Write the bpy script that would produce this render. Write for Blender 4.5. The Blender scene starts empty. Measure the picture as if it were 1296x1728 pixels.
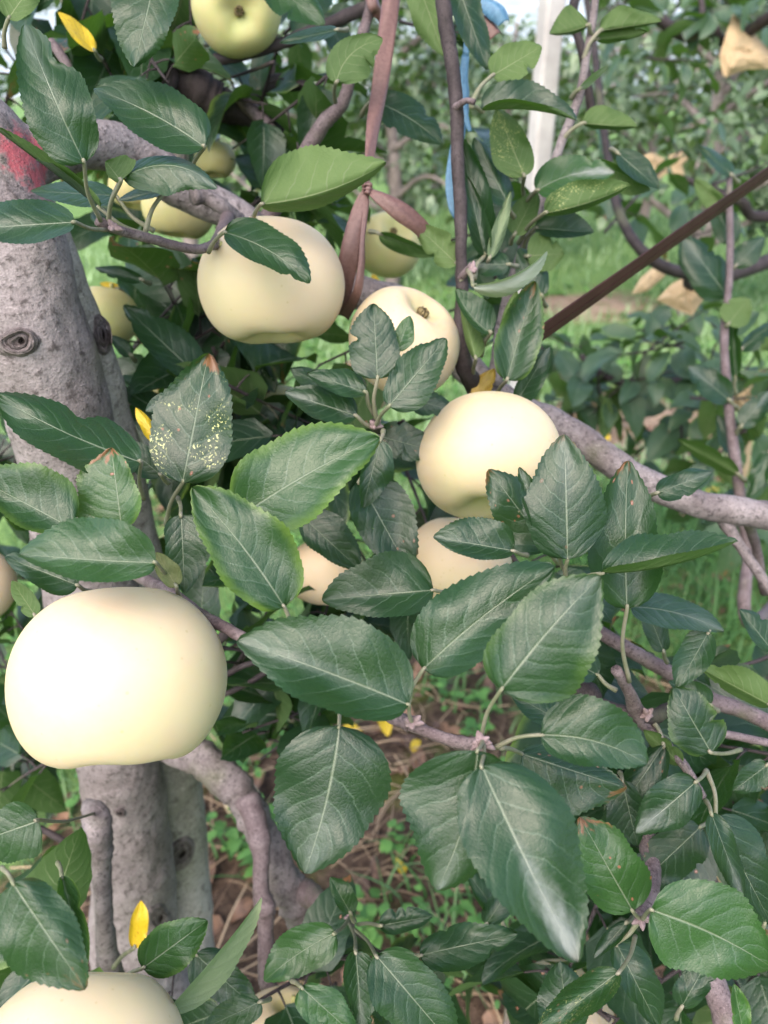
import bpy, math, random
from mathutils import Vector, Matrix, noise as mnoise
from mathutils.bvhtree import BVHTree
R = math.radians
S = bpy.context.scene
COL = S.collection
rng = random.Random(7)

# ------------------------------------------------------------------ camera
F = 1330.0                     # focal length in photo pixels (photo 1296 x 1728)
PITCH = R(28)
CAM = Vector((0, 0, 1.15))
RIGHT = Vector((1, 0, 0))
FWD = Vector((0, math.cos(PITCH), -math.sin(PITCH)))
UP = Vector((0, math.sin(PITCH), math.cos(PITCH)))
cd = bpy.data.cameras.new('camera'); cam = bpy.data.objects.new('camera', cd); COL.objects.link(cam)
cam.location = CAM; cam.rotation_euler = (math.pi/2 - PITCH, 0, 0)
cd.sensor_fit = 'VERTICAL'; cd.sensor_height = 36; cd.lens = 36*F/1728
cd.clip_start = 0.02; cd.clip_end = 2000
cd.dof.use_dof = True; cd.dof.focus_distance = 0.37; cd.dof.aperture_fstop = 10.0
S.camera = cam
S.render.resolution_x = 768; S.render.resolution_y = 1024

# ------------------------------------------------------------------ world, sun, exposure
SUN = Vector((-0.28, -0.62, 0.80)).normalized()
w = bpy.data.worlds.new('World'); S.world = w; w.use_nodes = True
nt = w.node_tree; nt.nodes.clear()
sky = nt.nodes.new('ShaderNodeTexSky'); sky.sky_type = 'NISHITA'; sky.sun_disc = False
sky.sun_elevation = math.asin(SUN.z); sky.sun_rotation = math.atan2(SUN.x, SUN.y)
sky.air_density = 1.0; sky.dust_density = 4.0; sky.ozone_density = 1.0
bg = nt.nodes.new('ShaderNodeBackground'); bg.inputs['Strength'].default_value = 0.15
wo = nt.nodes.new('ShaderNodeOutputWorld')
nt.links.new(sky.outputs[0], bg.inputs[0]); nt.links.new(bg.outputs[0], wo.inputs[0])
ld = bpy.data.lights.new('sun', 'SUN'); lo = bpy.data.objects.new('sun', ld); COL.objects.link(lo)
ld.energy = 0.70; ld.angle = R(100); ld.color = (1.0, 0.97, 0.92)
lo.rotation_euler = SUN.to_track_quat('Z', 'Y').to_euler(); lo.location = (0, -3, 6)
S.view_settings.view_transform = 'Standard'; S.view_settings.look = 'None'
S.view_settings.exposure = 1.95; S.view_settings.gamma = 1.0

# ------------------------------------------------------------------ helpers
def at(x, y, d):
    return CAM + d*(FWD + RIGHT*((x-648)/F) + UP*((864-y)/F))
def ground_at(x, y):
    r = FWD + RIGHT*((x-648)/F) + UP*((864-y)/F)
    return CAM + r*(-CAM.z/r.z)
def camvec(x, y, z):           # right, up, towards the camera
    return RIGHT*x + UP*y - FWD*z
def lerp(a, b, t): return a + (b-a)*t
def catmull(P, n):
    """resample a polyline of tuples/Vectors smoothly, n steps per span"""
    P = [list(p) for p in P]
    if len(P) == 2: P = [P[0], [(a+b)/2 for a, b in zip(*P)], P[1]]
    Q = [[2*a-b for a, b in zip(P[0], P[1])]] + P + [[2*a-b for a, b in zip(P[-1], P[-2])]]
    out = []
    for i in range(1, len(Q)-2):
        for k in range(n):
            t = k/n
            out.append([0.5*((2*b)+(-a+c)*t+(2*a-5*b+4*c-e)*t*t+(-a+3*b-3*c+e)*t**3)
                        for a, b, c, e in zip(Q[i-1], Q[i], Q[i+1], Q[i+2])])
    out.append(P[-1]); return out

class MB:
    def __init__(s): s.v=[]; s.f=[]; s.uv=[]; s.ta=[]; s.tb=[]
    def add(s, V, Fc, UV=None, ta=(0.5,0,0,0.5), tb=(0,0,0,0)):
        o = len(s.v); s.v += [tuple(p) for p in V]
        s.f += [tuple(o+i for i in f) for f in Fc]
        s.uv += UV if UV else [(0.5,0.5)]*len(V)
        s.ta += [ta]*len(V); s.tb += [tb]*len(V)
    def tube(s, pts, n=10, steps=5, rough=0.0, seed=0, flat=None, cap=True, knob=0.0, ta=(0.5,0,0,0.5)):
        """pts: (x,y,z,r) in world space"""
        C = catmull([tuple(p) for p in pts], steps)
        P = [Vector(c[:3]) for c in C]; rad = [max(1e-5, c[3]) for c in C]
        T = [(P[min(i+1,len(P)-1)]-P[max(i-1,0)]).normalized() for i in range(len(P))]
        N = T[0].orthogonal().normalized(); V=[]; UV=[]; L=0
        for i,p in enumerate(P):
            if i: L += (p-P[i-1]).length
            N = (N - T[i]*N.dot(T[i])).normalized(); B = T[i].cross(N)
            for k in range(n):
                a = 2*math.pi*k/n; r = rad[i]
                dv = N*math.cos(a)+B*math.sin(a)
                if rough:
                    q = p+dv*r
                    r *= 1+rough*mnoise.noise(q*(0.55/max(rad[i],0.002))+Vector((seed,0,0)))+rough*.45*mnoise.noise(q*(1.9/max(rad[i],0.002))+Vector((seed,4,0))) + knob*max(0, mnoise.noise(Vector((L*(0.35/max(rad[i],.002)),seed,k*.15)))-.25)
                V.append(p+dv*r); UV.append((L, k/n))
        Fc=[]
        for i in range(len(P)-1):
            for k in range(n):
                Fc.append((i*n+k, i*n+(k+1)%n, (i+1)*n+(k+1)%n, (i+1)*n+k))
        if cap:
            Fc.append(tuple(range(n))[::-1]); Fc.append(tuple((len(P)-1)*n+k for k in range(n)))
        s.add(V, Fc, UV, ta)
    def build(s, name, mat, parent=None, origin=None, smooth=True):
        W = WO.get(parent.name, Vector()) if parent else Vector()
        O = Vector(origin) if origin is not None else W.copy()
        me = bpy.data.meshes.new(name)
        me.from_pydata([(x-O.x, y-O.y, z-O.z) for x,y,z in s.v], [], s.f)
        uvl = me.uv_layers.new(name='UVMap')
        vi = [0]*len(me.loops); me.loops.foreach_get('vertex_index', vi)
        flat=[]
        for i in vi: flat.extend(s.uv[i])
        uvl.data.foreach_set('uv', flat)
        for nm, arr in (('tint', s.ta), ('marks', s.tb)):
            at_ = me.attributes.new(nm, 'FLOAT_COLOR', 'POINT')
            fl=[]
            for c in arr: fl.extend(c)
            at_.data.foreach_set('color', fl)
        me.polygons.foreach_set('use_smooth', [smooth]*len(me.polygons))
        if mat: me.materials.append(mat)
        o = bpy.data.objects.new(name, me); COL.objects.link(o)
        o.location = O - W
        if parent: o.parent = parent
        WO[o.name] = O
        return o
WO = {}
def empty(name, loc):
    o = bpy.data.objects.new(name, None); COL.objects.link(o); o.location = loc
    o.empty_display_size = 0.05; WO[o.name] = Vector(loc); return o
def tag(o, label=None, cat=None, group=None, kind=None):
    if label: o['label'] = label
    if cat: o['category'] = cat
    if group: o['group'] = group
    if kind: o['kind'] = kind
    return o

# ------------------------------------------------------------------ node helpers
class NG:
    def __init__(s, name):
        s.m = bpy.data.materials.new(name); s.m.use_nodes = True
        s.t = s.m.node_tree; s.t.nodes.clear()
        s.out = s.t.nodes.new('ShaderNodeOutputMaterial')
    def n(s, typ, **kw):
        nd = s.t.nodes.new(typ)
        for k, v in kw.items(): setattr(nd, k, v)
        return nd
    def setin(s, nd, i, v):
        if v is None: return
        if hasattr(v, 'bl_idname') or hasattr(v, 'is_linked'):
            s.t.links.new(v, nd.inputs[i])
        else: nd.inputs[i].default_value = v
    def math(s, op, a, b=None, c=None, clamp=False):
        nd = s.n('ShaderNodeMath', operation=op); nd.use_clamp = clamp
        s.setin(nd,0,a); s.setin(nd,1,b); s.setin(nd,2,c); return nd.outputs[0]
    def mix(s, f, a, b):
        nd = s.n('ShaderNodeMix', data_type='RGBA')
        s.setin(nd,0,f)
        for i, v in ((6,a),(7,b)):
            if isinstance(v, tuple) and len(v)==3: v = v+(1,)
            s.setin(nd,i,v)
        return nd.outputs[2]
    def ramp(s, f, lo, hi, a=0.0, b=1.0):
        nd = s.n('ShaderNodeMapRange'); nd.interpolation_type='SMOOTHSTEP'
        s.setin(nd,0,f); s.setin(nd,1,lo); s.setin(nd,2,hi); s.setin(nd,3,a); s.setin(nd,4,b); return nd.outputs[0]
    def noise(s, vec, scale, detail=4, rough=0.6, out=0):
        nd = s.n('ShaderNodeTexNoise'); s.setin(nd,'Vector',vec); s.setin(nd,'Scale',scale)
        nd.inputs['Detail'].default_value=detail; nd.inputs['Roughness'].default_value=rough
        return nd.outputs[out]
    def voro(s, vec, scale, feature='F1', out='Distance'):
        nd = s.n('ShaderNodeTexVoronoi', feature=feature); s.setin(nd,'Vector',vec); s.setin(nd,'Scale',scale)
        return nd.outputs[out]
    def bump(s, h, strength, dist, normal=None):
        nd = s.n('ShaderNodeBump'); s.setin(nd,'Height',h); nd.inputs['Strength'].default_value=strength
        nd.inputs['Distance'].default_value=dist
        if normal: s.t.links.new(normal, nd.inputs['Normal'])
        return nd.outputs[0]
    def bsdf(s, col, rough=0.5, spec=0.5, normal=None, **kw):
        p = s.n('ShaderNodeBsdfPrincipled')
        if isinstance(col, tuple) and len(col)==3: col = col+(1,)
        s.setin(p,'Base Color',col); s.setin(p,'Roughness',rough); s.setin(p,'Specular IOR Level',spec)
        if normal: s.t.links.new(normal, p.inputs['Normal'])
        for k,v in kw.items(): s.setin(p,k.replace('_',' '),v)
        return p
    def done(s, sh):
        s.t.links.new(sh if not hasattr(sh,'outputs') else sh.outputs[0], s.out.inputs[0]); return s.m
    def scaled(s, vec, sx, sy, sz, off=None):
        nd = s.n('ShaderNodeMapping'); s.t.links.new(vec, nd.inputs[0]); nd.inputs['Scale'].default_value=(sx,sy,sz)
        if off is not None: s.setin(nd,'Location',off)
        return nd.outputs[0]

def leaf_material(name, detail=True, dark=(0.0055,0.0185,0.0090), lite=(0.027,0.080,0.016)):
    g = NG(name)
    uv = g.n('ShaderNodeUVMap').outputs[0]
    sep = g.n('ShaderNodeSeparateXYZ'); g.t.links.new(uv, sep.inputs[0])
    u = sep.outputs[0]; vv = g.math('MULTIPLY_ADD', sep.outputs[1], 2.0, -1.0)
    av = g.math('ABSOLUTE', vv)
    tA = g.n('ShaderNodeAttribute', attribute_name='tint'); tB = g.n('ShaderNodeAttribute', attribute_name='marks')
    sa = g.n('ShaderNodeSeparateColor'); g.t.links.new(tA.outputs['Color'], sa.inputs[0])
    sb = g.n('ShaderNodeSeparateColor'); g.t.links.new(tB.outputs['Color'], sb.inputs[0])
    tone, yel, spot, rnd = sa.outputs[0], sa.outputs[1], sa.outputs[2], tA.outputs['Alpha']
    fleck, powder, yleaf = sb.outputs[0], sb.outputs[1], sb.outputs[2]; brown = tB.outputs['Alpha']
    # vector with per-leaf offset
    cmb = g.n('ShaderNodeCombineXYZ'); g.setin(cmb,0,u); g.setin(cmb,1,g.math('MULTIPLY',vv,0.33)); g.setin(cmb,2,g.math('MULTIPLY',rnd,37.0))
    P = cmb.outputs[0]
    n1 = g.noise(P, 3.0, 4); n2 = g.noise(P, 14.0, 4)
    # veins
    mid = g.ramp(av, g.math('MULTIPLY_ADD', u, -0.036, 0.050), 0.004)                       # 1 on the midrib
    side = g.math('MULTIPLY', g.math('SIGN', vv), 0.22)
    curve = g.math('MULTIPLY', g.math('POWER', av, 1.25), 0.30)
    sv = g.math('ADD', g.math('MULTIPLY', g.math('SUBTRACT', u, curve), g.math('MULTIPLY_ADD', rnd, 2.0, 5.6)), g.math('ADD', side, g.math('MULTIPLY', n1, 1.1)))
    fr = g.math('ABSOLUTE', g.math('SUBTRACT', g.math('FRACT', sv), 0.5))               # 0 at the vein
    sec = g.math('MULTIPLY', g.ramp(fr, 0.062, 0.0), g.ramp(av, 0.98, 0.35))
    fine = g.voro(P, 34.0, 'DISTANCE_TO_EDGE'); finel = g.ramp(fine, 0.05, 0.0)
    top = g.mix(g.math('ADD', tone, g.math('MULTIPLY', g.math('SUBTRACT', n1, 0.5), 0.55), clamp=True), dark, lite)
    top = g.mix(g.math('MULTIPLY', n2, 0.35), top, (0.013,0.036,0.017))
    top = g.mix(g.math('MULTIPLY', finel, 0.16), top, (0.03,0.066,0.03))
    top = g.mix(g.math('MULTIPLY', sec, 0.62), top, (0.070,0.112,0.072))
    top = g.mix(g.math('MULTIPLY', mid, 0.75), top, (0.150,0.180,0.122))
    edge = g.ramp(g.math('ADD', av, g.math('MULTIPLY', n1, 0.7)), 1.0, 1.45)
    top = g.mix(g.math('MULTIPLY', edge, yel), top, (0.13,0.21,0.028))
    pw = g.math('MULTIPLY', powder, g.ramp(g.math('ADD', g.math('SUBTRACT', g.math('MULTIPLY',u,1.2), av), g.math('MULTIPLY', n2, 0.5)), 0.55, 1.25))  # whitish film: real powder on some leaves, painted sky sheen on others
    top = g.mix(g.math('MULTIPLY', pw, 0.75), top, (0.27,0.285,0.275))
    und = g.mix(tone, (0.036,0.070,0.022), (0.098,0.150,0.048))
    und = g.mix(g.math('MULTIPLY', finel, 0.25), und, (0.045,0.075,0.03))
    und = g.mix(g.math('MULTIPLY', sec, 0.65), und, (0.14,0.18,0.09))
    und = g.mix(g.math('MULTIPLY', mid, 0.8), und, (0.18,0.21,0.11))
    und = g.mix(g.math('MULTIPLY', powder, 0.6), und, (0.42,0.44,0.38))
    geo = g.n('ShaderNodeNewGeometry')
    col = g.mix(geo.outputs['Backfacing'], top, und)
    # flecks, spots, yellow and brown leaves
    fl = g.math('MULTIPLY', g.math('GREATER_THAN', g.noise(P, 46.0, 2), 0.60), g.ramp(g.noise(P, 3.2, 2), 0.47, 0.60))
    col = g.mix(g.math('MULTIPLY', fl, fleck), col, (0.42,0.44,0.18))
    spd = g.voro(P, 9.0)
    gate = g.math('GREATER_THAN', g.voro(P, 9.0, out='Color'), 0.60)
    sp = g.math('MULTIPLY', g.math('MULTIPLY', g.ramp(spd, 0.19, 0.13), gate), spot)
    ring = g.ramp(spd, 0.09, 0.05)
    col = g.mix(sp, col, g.mix(ring, (0.20,0.075,0.045), (0.33,0.22,0.20)))
    burn = g.math('MULTIPLY', spot, g.ramp(g.math('ADD', g.math('MULTIPLY',u,0.75), g.math('MULTIPLY', g.noise(P, 5.0, 3), 0.75)), 1.05, 1.13))
    col = g.mix(burn, col, (0.16,0.065,0.03))
    ycol = g.mix(g.ramp(n2, 0.55, 0.72), (0.50,0.35,0.015), (0.32,0.15,0.02))
    col = g.mix(yleaf, col, ycol)
    bcol = g.mix(g.ramp(g.math('ADD',n1,g.math('MULTIPLY',tone,.5)),.35,1.0), (0.040,0.022,0.016), (0.24,0.135,0.080))
    col = g.mix(brown, col, bcol)
    h = g.math('ADD', g.math('MULTIPLY', g.ramp(fr,0,0.3), 0.30), g.math('MULTIPLY', g.ramp(fine,0,0.22), 0.10))
    h = g.math('ADD', h, g.math('MULTIPLY', g.noise(P, 5.0, 2), 1.6))
    h = g.math('SUBTRACT', h, g.math('MULTIPLY', mid, 0.6))
    nrm = g.bump(h, 0.32, 0.0016) if detail else None
    rough = g.math('ADD', g.math('MULTIPLY', geo.outputs['Backfacing'], 0.28), g.math('MULTIPLY_ADD', n2, 0.24, 0.27))
    p = g.bsdf(col, rough, g.math('MULTIPLY_ADD', geo.outputs['Backfacing'], -0.2, 0.46), nrm)
    tr = g.n('ShaderNodeBsdfTranslucent')
    tcol = g.mix(g.math('MAXIMUM', yleaf, brown), g.mix(sec, (0.075,0.185,0.016), (0.05,0.125,0.014)), col)
    g.t.links.new(tcol, tr.inputs[0])
    mx = g.n('ShaderNodeMixShader'); mx.inputs[0].default_value = 0.24
    g.t.links.new(p.outputs[0], mx.inputs[1]); g.t.links.new(tr.outputs[0], mx.inputs[2])
    if not detail: return g.done(mx)
    hgate = g.math('GREATER_THAN', g.voro(P, 6.0, out='Color'), 0.66)
    hole = g.math('MULTIPLY', g.math('GREATER_THAN', spot, 0.55), g.math('MULTIPLY', hgate, g.math('LESS_THAN', g.math('ADD', g.voro(P, 6.0), g.math('MULTIPLY', n2, 0.12)), 0.135)))
    th = g.n('ShaderNodeBsdfTransparent'); m2 = g.n('ShaderNodeMixShader'); g.t.links.new(hole, m2.inputs[0])
    g.t.links.new(mx.outputs[0], m2.inputs[1]); g.t.links.new(th.outputs[0], m2.inputs[2])
    return g.done(m2)

def bark_material(name, base, dark, pale, scale=1.0, red=None, pale2=None):
    g = NG(name)
    geo = g.n('ShaderNodeNewGeometry'); P = geo.outputs['Position']
    n1 = g.noise(P, 22*scale, 6, 0.65); n2 = g.noise(P, 160*scale, 4, 0.7)
    hz = g.noise(g.scaled(P, 1, 1, 3.2), 130*scale, 3, 0.6)
    col = g.mix(g.ramp(n1, 0.35, 0.7), base, pale)
    col = g.mix(g.math('MULTIPLY', g.ramp(n2, 0.50, 0.66), 0.85), col, dark)
    col = g.mix(g.math('MULTIPLY', g.ramp(hz, 0.60, 0.72), 0.55), col, tuple(min(1,c*1.5) for c in pale))
    big = g.noise(P, 7*scale, 3)
    col = g.mix(g.math('MULTIPLY', g.ramp(big, 0.56, 0.72), 0.45), col, (0.11,0.12,0.06))
    crack = g.ramp(g.voro(g.scaled(P, 1.0, 1.0, 0.8), 75*scale, 'DISTANCE_TO_EDGE'), 0.035, 0.0)
    col = g.mix(g.math('MULTIPLY', g.math('MULTIPLY', crack, g.ramp(n1, 0.54, 0.66)), 0.4), col, dark)
    n4 = g.noise(g.scaled(P,1,1,1.5), 420*scale, 3, 0.7)
    col = g.mix(g.math('MULTIPLY', g.ramp(n4, 0.50, 0.66), 0.38), col, dark)
    col = g.mix(g.math('MULTIPLY', g.ramp(n4, 0.45, 0.30), 0.35), col, tuple(c*1.35 for c in pale))
    if red is not None:
        nd = g.n('ShaderNodeVectorMath', operation='DISTANCE'); g.t.links.new(P, nd.inputs[0]); nd.inputs[1].default_value = red[0]
        m = g.ramp(g.math('ADD', nd.outputs['Value'], g.math('MULTIPLY', g.math('SUBTRACT', n2, 0.5), red[1]*1.1)), red[1]*1.05, red[1]*0.6)
        col = g.mix(g.math('MULTIPLY', m, g.ramp(n2, 0.68, 0.45)), col, (0.27,0.060,0.075))
    lent = g.voro(g.scaled(P, 1, 1, 1.6), 210*scale)
    h = g.math('ADD', g.math('MULTIPLY', n2, 0.6), g.math('MULTIPLY', n1, 0.9))
    h = g.math('ADD', h, g.math('MULTIPLY', g.ramp(lent, 0.28, 0.1), 0.13))
    nrm = g.bump(h, 1.0, 0.0026/scale)
    return g.done(g.bsdf(col, 0.72, 0.35, nrm))

def plain(name, c1, c2, scale, rough=0.6, spec=0.4, bump=0.3, bdist=0.001, stretch=(1,1,1), **kw):
    g = NG(name); geo = g.n('ShaderNodeNewGeometry')
    P = g.scaled(geo.outputs['Position'], *stretch)
    n1 = g.noise(P, scale, 5, 0.6)
    col = g.mix(g.ramp(n1, 0.3, 0.7), c1, c2)
    return g.done(g.bsdf(col, rough, spec, g.bump(n1, bump, bdist), **kw))

def apple_material(name, base, green, blush):
    g = NG(name); oc = g.n('ShaderNodeTexCoord').outputs['Object']
    oi = g.n('ShaderNodeObjectInfo').outputs['Random']
    off = g.n('ShaderNodeVectorMath', operation='ADD'); g.t.links.new(oc, off.inputs[0])
    cm = g.n('ShaderNodeCombineXYZ'); g.setin(cm,0,g.math('MULTIPLY',oi,9.0)); g.t.links.new(cm.outputs[0], off.inputs[1])
    P = off.outputs[0]
    n1 = g.noise(P, 16, 3, 0.5); n2 = g.noise(P, 38, 4, 0.6)
    col = g.mix(g.ramp(n1, 0.42, 0.72), base, green)
    col = g.mix(g.math('MULTIPLY', g.ramp(n2, 0.42, 0.75), 0.45), col, blush)
    dots = g.voro(P, 170); dg = g.math('GREATER_THAN', g.voro(P, 170, out='Color'), 0.66)
    col = g.mix(g.math('MULTIPLY', g.math('MULTIPLY', g.ramp(dots, 0.16, 0.06), dg), 0.42), col, (0.34,0.28,0.13))
    q_ = g.n('ShaderNodeSeparateColor'); g.t.links.new(g.n('ShaderNodeAttribute', attribute_name='tint').outputs['Color'], q_.inputs[0])
    col = g.mix(g.math('MULTIPLY', q_.outputs[0], g.ramp(n2, 0.35, 0.65)), col, (0.26,0.20,0.07))
    col = g.mix(g.math('MULTIPLY', q_.outputs[1], 0.5), col, (0.36,0.37,0.13))
    rus = g.voro(P, 26); rg = g.math('GREATER_THAN', g.voro(P, 26, out='Color'), 0.80)
    col = g.mix(g.math('MULTIPLY', g.math('MULTIPLY', g.ramp(rus, 0.055, 0.03), rg), 0.7), col, (0.30,0.18,0.06))
    nrm = g.bump(g.noise(P, 260, 3), 0.10, 0.0005)
    p = g.bsdf(col, 0.50, 0.35, nrm)
    p.inputs['Subsurface Weight'].default_value = 0.5
    p.inputs['Subsurface Radius'].default_value = (1.0, 0.7, 0.3); p.inputs['Subsurface Scale'].default_value = 0.014
    return g.done(p)

M_leaf = leaf_material('leaf_green'); M_far = leaf_material('leaf_green_distant', False, (0.070,0.112,0.066), (0.170,0.235,0.135))  # distant copy is lighter: open-sky brightness put into its greens
M_mid = leaf_material('leaf_green_neighbour', True, (0.024,0.050,0.031), (0.075,0.130,0.060))  # neighbour copy lightened as well, brightness painted into the colours
M_pet = plain('petiole_green', (0.120,0.130,0.075), (0.185,0.170,0.13), 120, 0.6, 0.4)
RED_P = at(40, 276, 0.475)
M_bark = bark_material('bark_grey', (0.142,0.118,0.122), (0.045,0.035,0.035), (0.240,0.208,0.216), 1.0, red=(RED_P, 0.024))
M_bark_pale = bark_material('bark_pale', (0.20,0.182,0.168), (0.08,0.067,0.06), (0.30,0.28,0.262), 0.8)
M_limb = bark_material('bark_limb', (0.108,0.088,0.091), (0.030,0.023,0.024), (0.205,0.178,0.184), 1.6)
M_twig = bark_material('bark_twig', (0.090,0.064,0.069), (0.033,0.022,0.024), (0.165,0.130,0.138), 3.0)
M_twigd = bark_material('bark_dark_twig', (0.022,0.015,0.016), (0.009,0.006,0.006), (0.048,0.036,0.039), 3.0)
M_wound = plain('knot_wound', (0.030,0.022,0.020), (0.15,0.115,0.11), 90, 0.9, 0.2, 0.8, 0.003)
M_apple = apple_material('apple_cream', (0.470,0.378,0.262), (0.440,0.385,0.240), (0.465,0.335,0.225))
M_appleg = apple_material('apple_greenish', (0.460,0.410,0.205), (0.400,0.410,0.170), (0.47,0.37,0.21))
M_stalk = plain('apple_stalk_green', (0.25,0.24,0.08), (0.36,0.33,0.13), 150, 0.6)
M_calyx = plain('calyx_brown', (0.05,0.035,0.015), (0.19,0.15,0.07), 400, 0.9)

# ------------------------------------------------------------------ leaf geometry
def wprof(t):
    t = min(max(t, 0.0), 1.0)
    return 1.05*(t**0.44)*((1-t)**0.72)/0.521*(1-0.25*max(0,(t-.86)/.14)*max(0,1-t)*4)
def edge_noise(seed, t, side):
    return mnoise.noise(Vector((t*3.1+seed*3.7, seed*1.3+side*5.1, 0.3)))

def traced_leaf(mb, base, tip, a, b, d, dt=None, bend=0, under=False, teeth=19, sag=None,
                ta=(0.35,0,0,0.5), tb=(0,0,0,0), seed=0, rip=0.09, bites=(), asign=None, bsign=None, res=None, pow_=1.25):
    """One leaf. base/tip photo pixels, a/b half widths (px) left/right of base->tip, d depth at base, dt at the tip.
    Each leaf keeps its real width: what its outline lacks in width becomes depth (a tilt or a fold)."""
    if dt is None: dt = d
    if not bites and max(abs(a),abs(b)) < 58 and rng.random() < .5: bites = tuple((rng.choice((0,1)), rng.uniform(.3,.85), rng.uniform(.02,.055), rng.uniform(.12,.42)) for _ in range(rng.randint(1,2)))
    rip = rip*rng.uniform(.6,2.0); pow_ = rng.choice((1.1,1.25,1.6,2.1))
    B = Vector(base); T = Vector(tip); ax = T-B; Lp = ax.length; e = ax/Lp
    left = Vector((e.y, -e.x))
    Mid = (B+T)/2 + left*bend
    dm = (d+dt)/2
    Lr = math.sqrt((Lp*dm/F)**2 + (d-dt)**2); Wr = 0.315*Lr
    if sag is None: sag = -0.05*Lr if not under else 0.03*Lr
    rows = (teeth*3) if res is None else res
    cols = 5 if res is None else 3
    V=[]; UV=[]
    def side_dz(px, sgn, perp_y):
        wv = abs(px)*dm/F
        de = math.sqrt(max(0.0, Wr*Wr-wv*wv)); de = min(de, 1.0*Wr)
        if sgn is not None: return sgn*de
        if px < 0: return -0.5*de-0.002
        up = -perp_y*(1 if px >= 0 else -1)        # image-up component of this side
        if abs(up) > 0.30: s_ = up*1.15
        else: s_ = -0.55
        s_ = max(-1, min(1, s_))
        return (-s_ if under else s_)*de
    dza = side_dz(a, asign, left.y); dzb = side_dz(b, bsign, -left.y)
    ph = rng.random()*6.28
    def centre(t):
        q = B*(1-t)**2 + (2*Mid-(B+T)/2)*(2*t*(1-t)) + T*t*t
        dz = d + (dt-d)*t + sag*4*t*(1-t)
        tang = (2*(1-t)*((2*Mid-(B+T)/2)-B) + 2*t*(T-(2*Mid-(B+T)/2))).normalized()
        return q, dz, Vector((tang.y, -tang.x))
    for i in range(rows+1):
        t = i/rows
        t_ = min(1, t*1.0)
        tooth = (i % 3)/2.0
        for j in range(-cols, cols+1):
            s_ = abs(j)/cols
            sd = 0 if j < 0 else 1
            wpx, dz = (a, dza) if j < 0 else (b, dzb)
            wt = wprof(t_)
            if 0 < i < rows:
                wt *= 1 + 0.22*edge_noise(seed, t, sd)
                for (bs, bt, bw, bd) in bites:
                    if bs == sd: wt *= 1-bd*math.exp(-((t-bt)/bw)**2)
            tt = t
            ww = wt
            if res is None and abs(j) == cols and 0 < i < rows:
                ww = wt + (0.036*(tooth-0.5))*min(1, wt*1.4)*(0.75+0.5*rng.random())
                tt = min(1, t + 0.010*(tooth-0.5))
            q, dc, lf = centre(tt)
            # tip sides sweep forward a little, like a real leaf blade
            p2 = q + lf*((1 if j < 0 else -1)*wpx*ww*s_)
            z = dc + dz*ww*(s_**pow_)
            z += rip*Wr*(s_**2)*math.sin(t*9.0+ph+(1.7 if j < 0 else 0))*wt
            z += 0.27*Wr*mnoise.noise(Vector((t*2.6, j/cols*1.1, seed*2.3+0.7)))*(0.4+s_)
            z += (-0.016 if not under else 0.016)*Wr*math.sin(t*2*math.pi*8.5 - s_*14)*s_*(1-s_)*1.6*(1-t)   # quilting between veins
            V.append(at(p2.x, p2.y, z)); UV.append((t, 0.5+0.5*j/cols))
    n = 2*cols+1; Fc=[]
    for i in range(rows):
        for j in range(n-1):
            q = (i*n+j, (i+1)*n+j, (i+1)*n+j+1, i*n+j+1)
            # going base->tip, columns left->right: this order faces AWAY from the camera, so flip when the top is seen
            Fc.append(q if under else q[::-1])
    # orientation check on the widest row
    mb.add(V, Fc, UV, ta, tb)

def leaf3(mb, P, dir_, nrm, L, W, ta, tb, rows=8, fold=0.25, curl=0.25, r=rng):
    """free leaf in world space"""
    x = dir_.normalized(); n = (nrm - x*nrm.dot(x)).normalized(); y = n.cross(x)
    V=[]; UV=[]; cols = 2 if rows >= 8 else 1; sd=r.random()*50
    for i in range(rows+1):
        t=i/rows
        for j in range(-cols, cols+1):
            s_=j/cols; wt=wprof(t)*W*(1+0.12*mnoise.noise(Vector((t*3, sd, s_))))
            if rows>=8 and abs(j)==cols: wt*=1+0.06*((i%2)-0.5)
            p = P + x*(t*L) + y*(s_*wt) + n*(fold*abs(s_)**1.4*wt - curl*L*t*t + 0.05*L*math.sin(t*7+sd)*s_)
            V.append(p); UV.append((t, 0.5+0.5*s_))
    m=2*cols+1; Fc=[]
    for i in range(rows):
        for j in range(m-1):
            if i == 0: 
                pass
            Fc.append((i*m+j, (i+1)*m+j, (i+1)*m+j+1, i*m+j+1)[::1])
    mb.add(V, Fc, UV, ta, tb)

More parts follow.
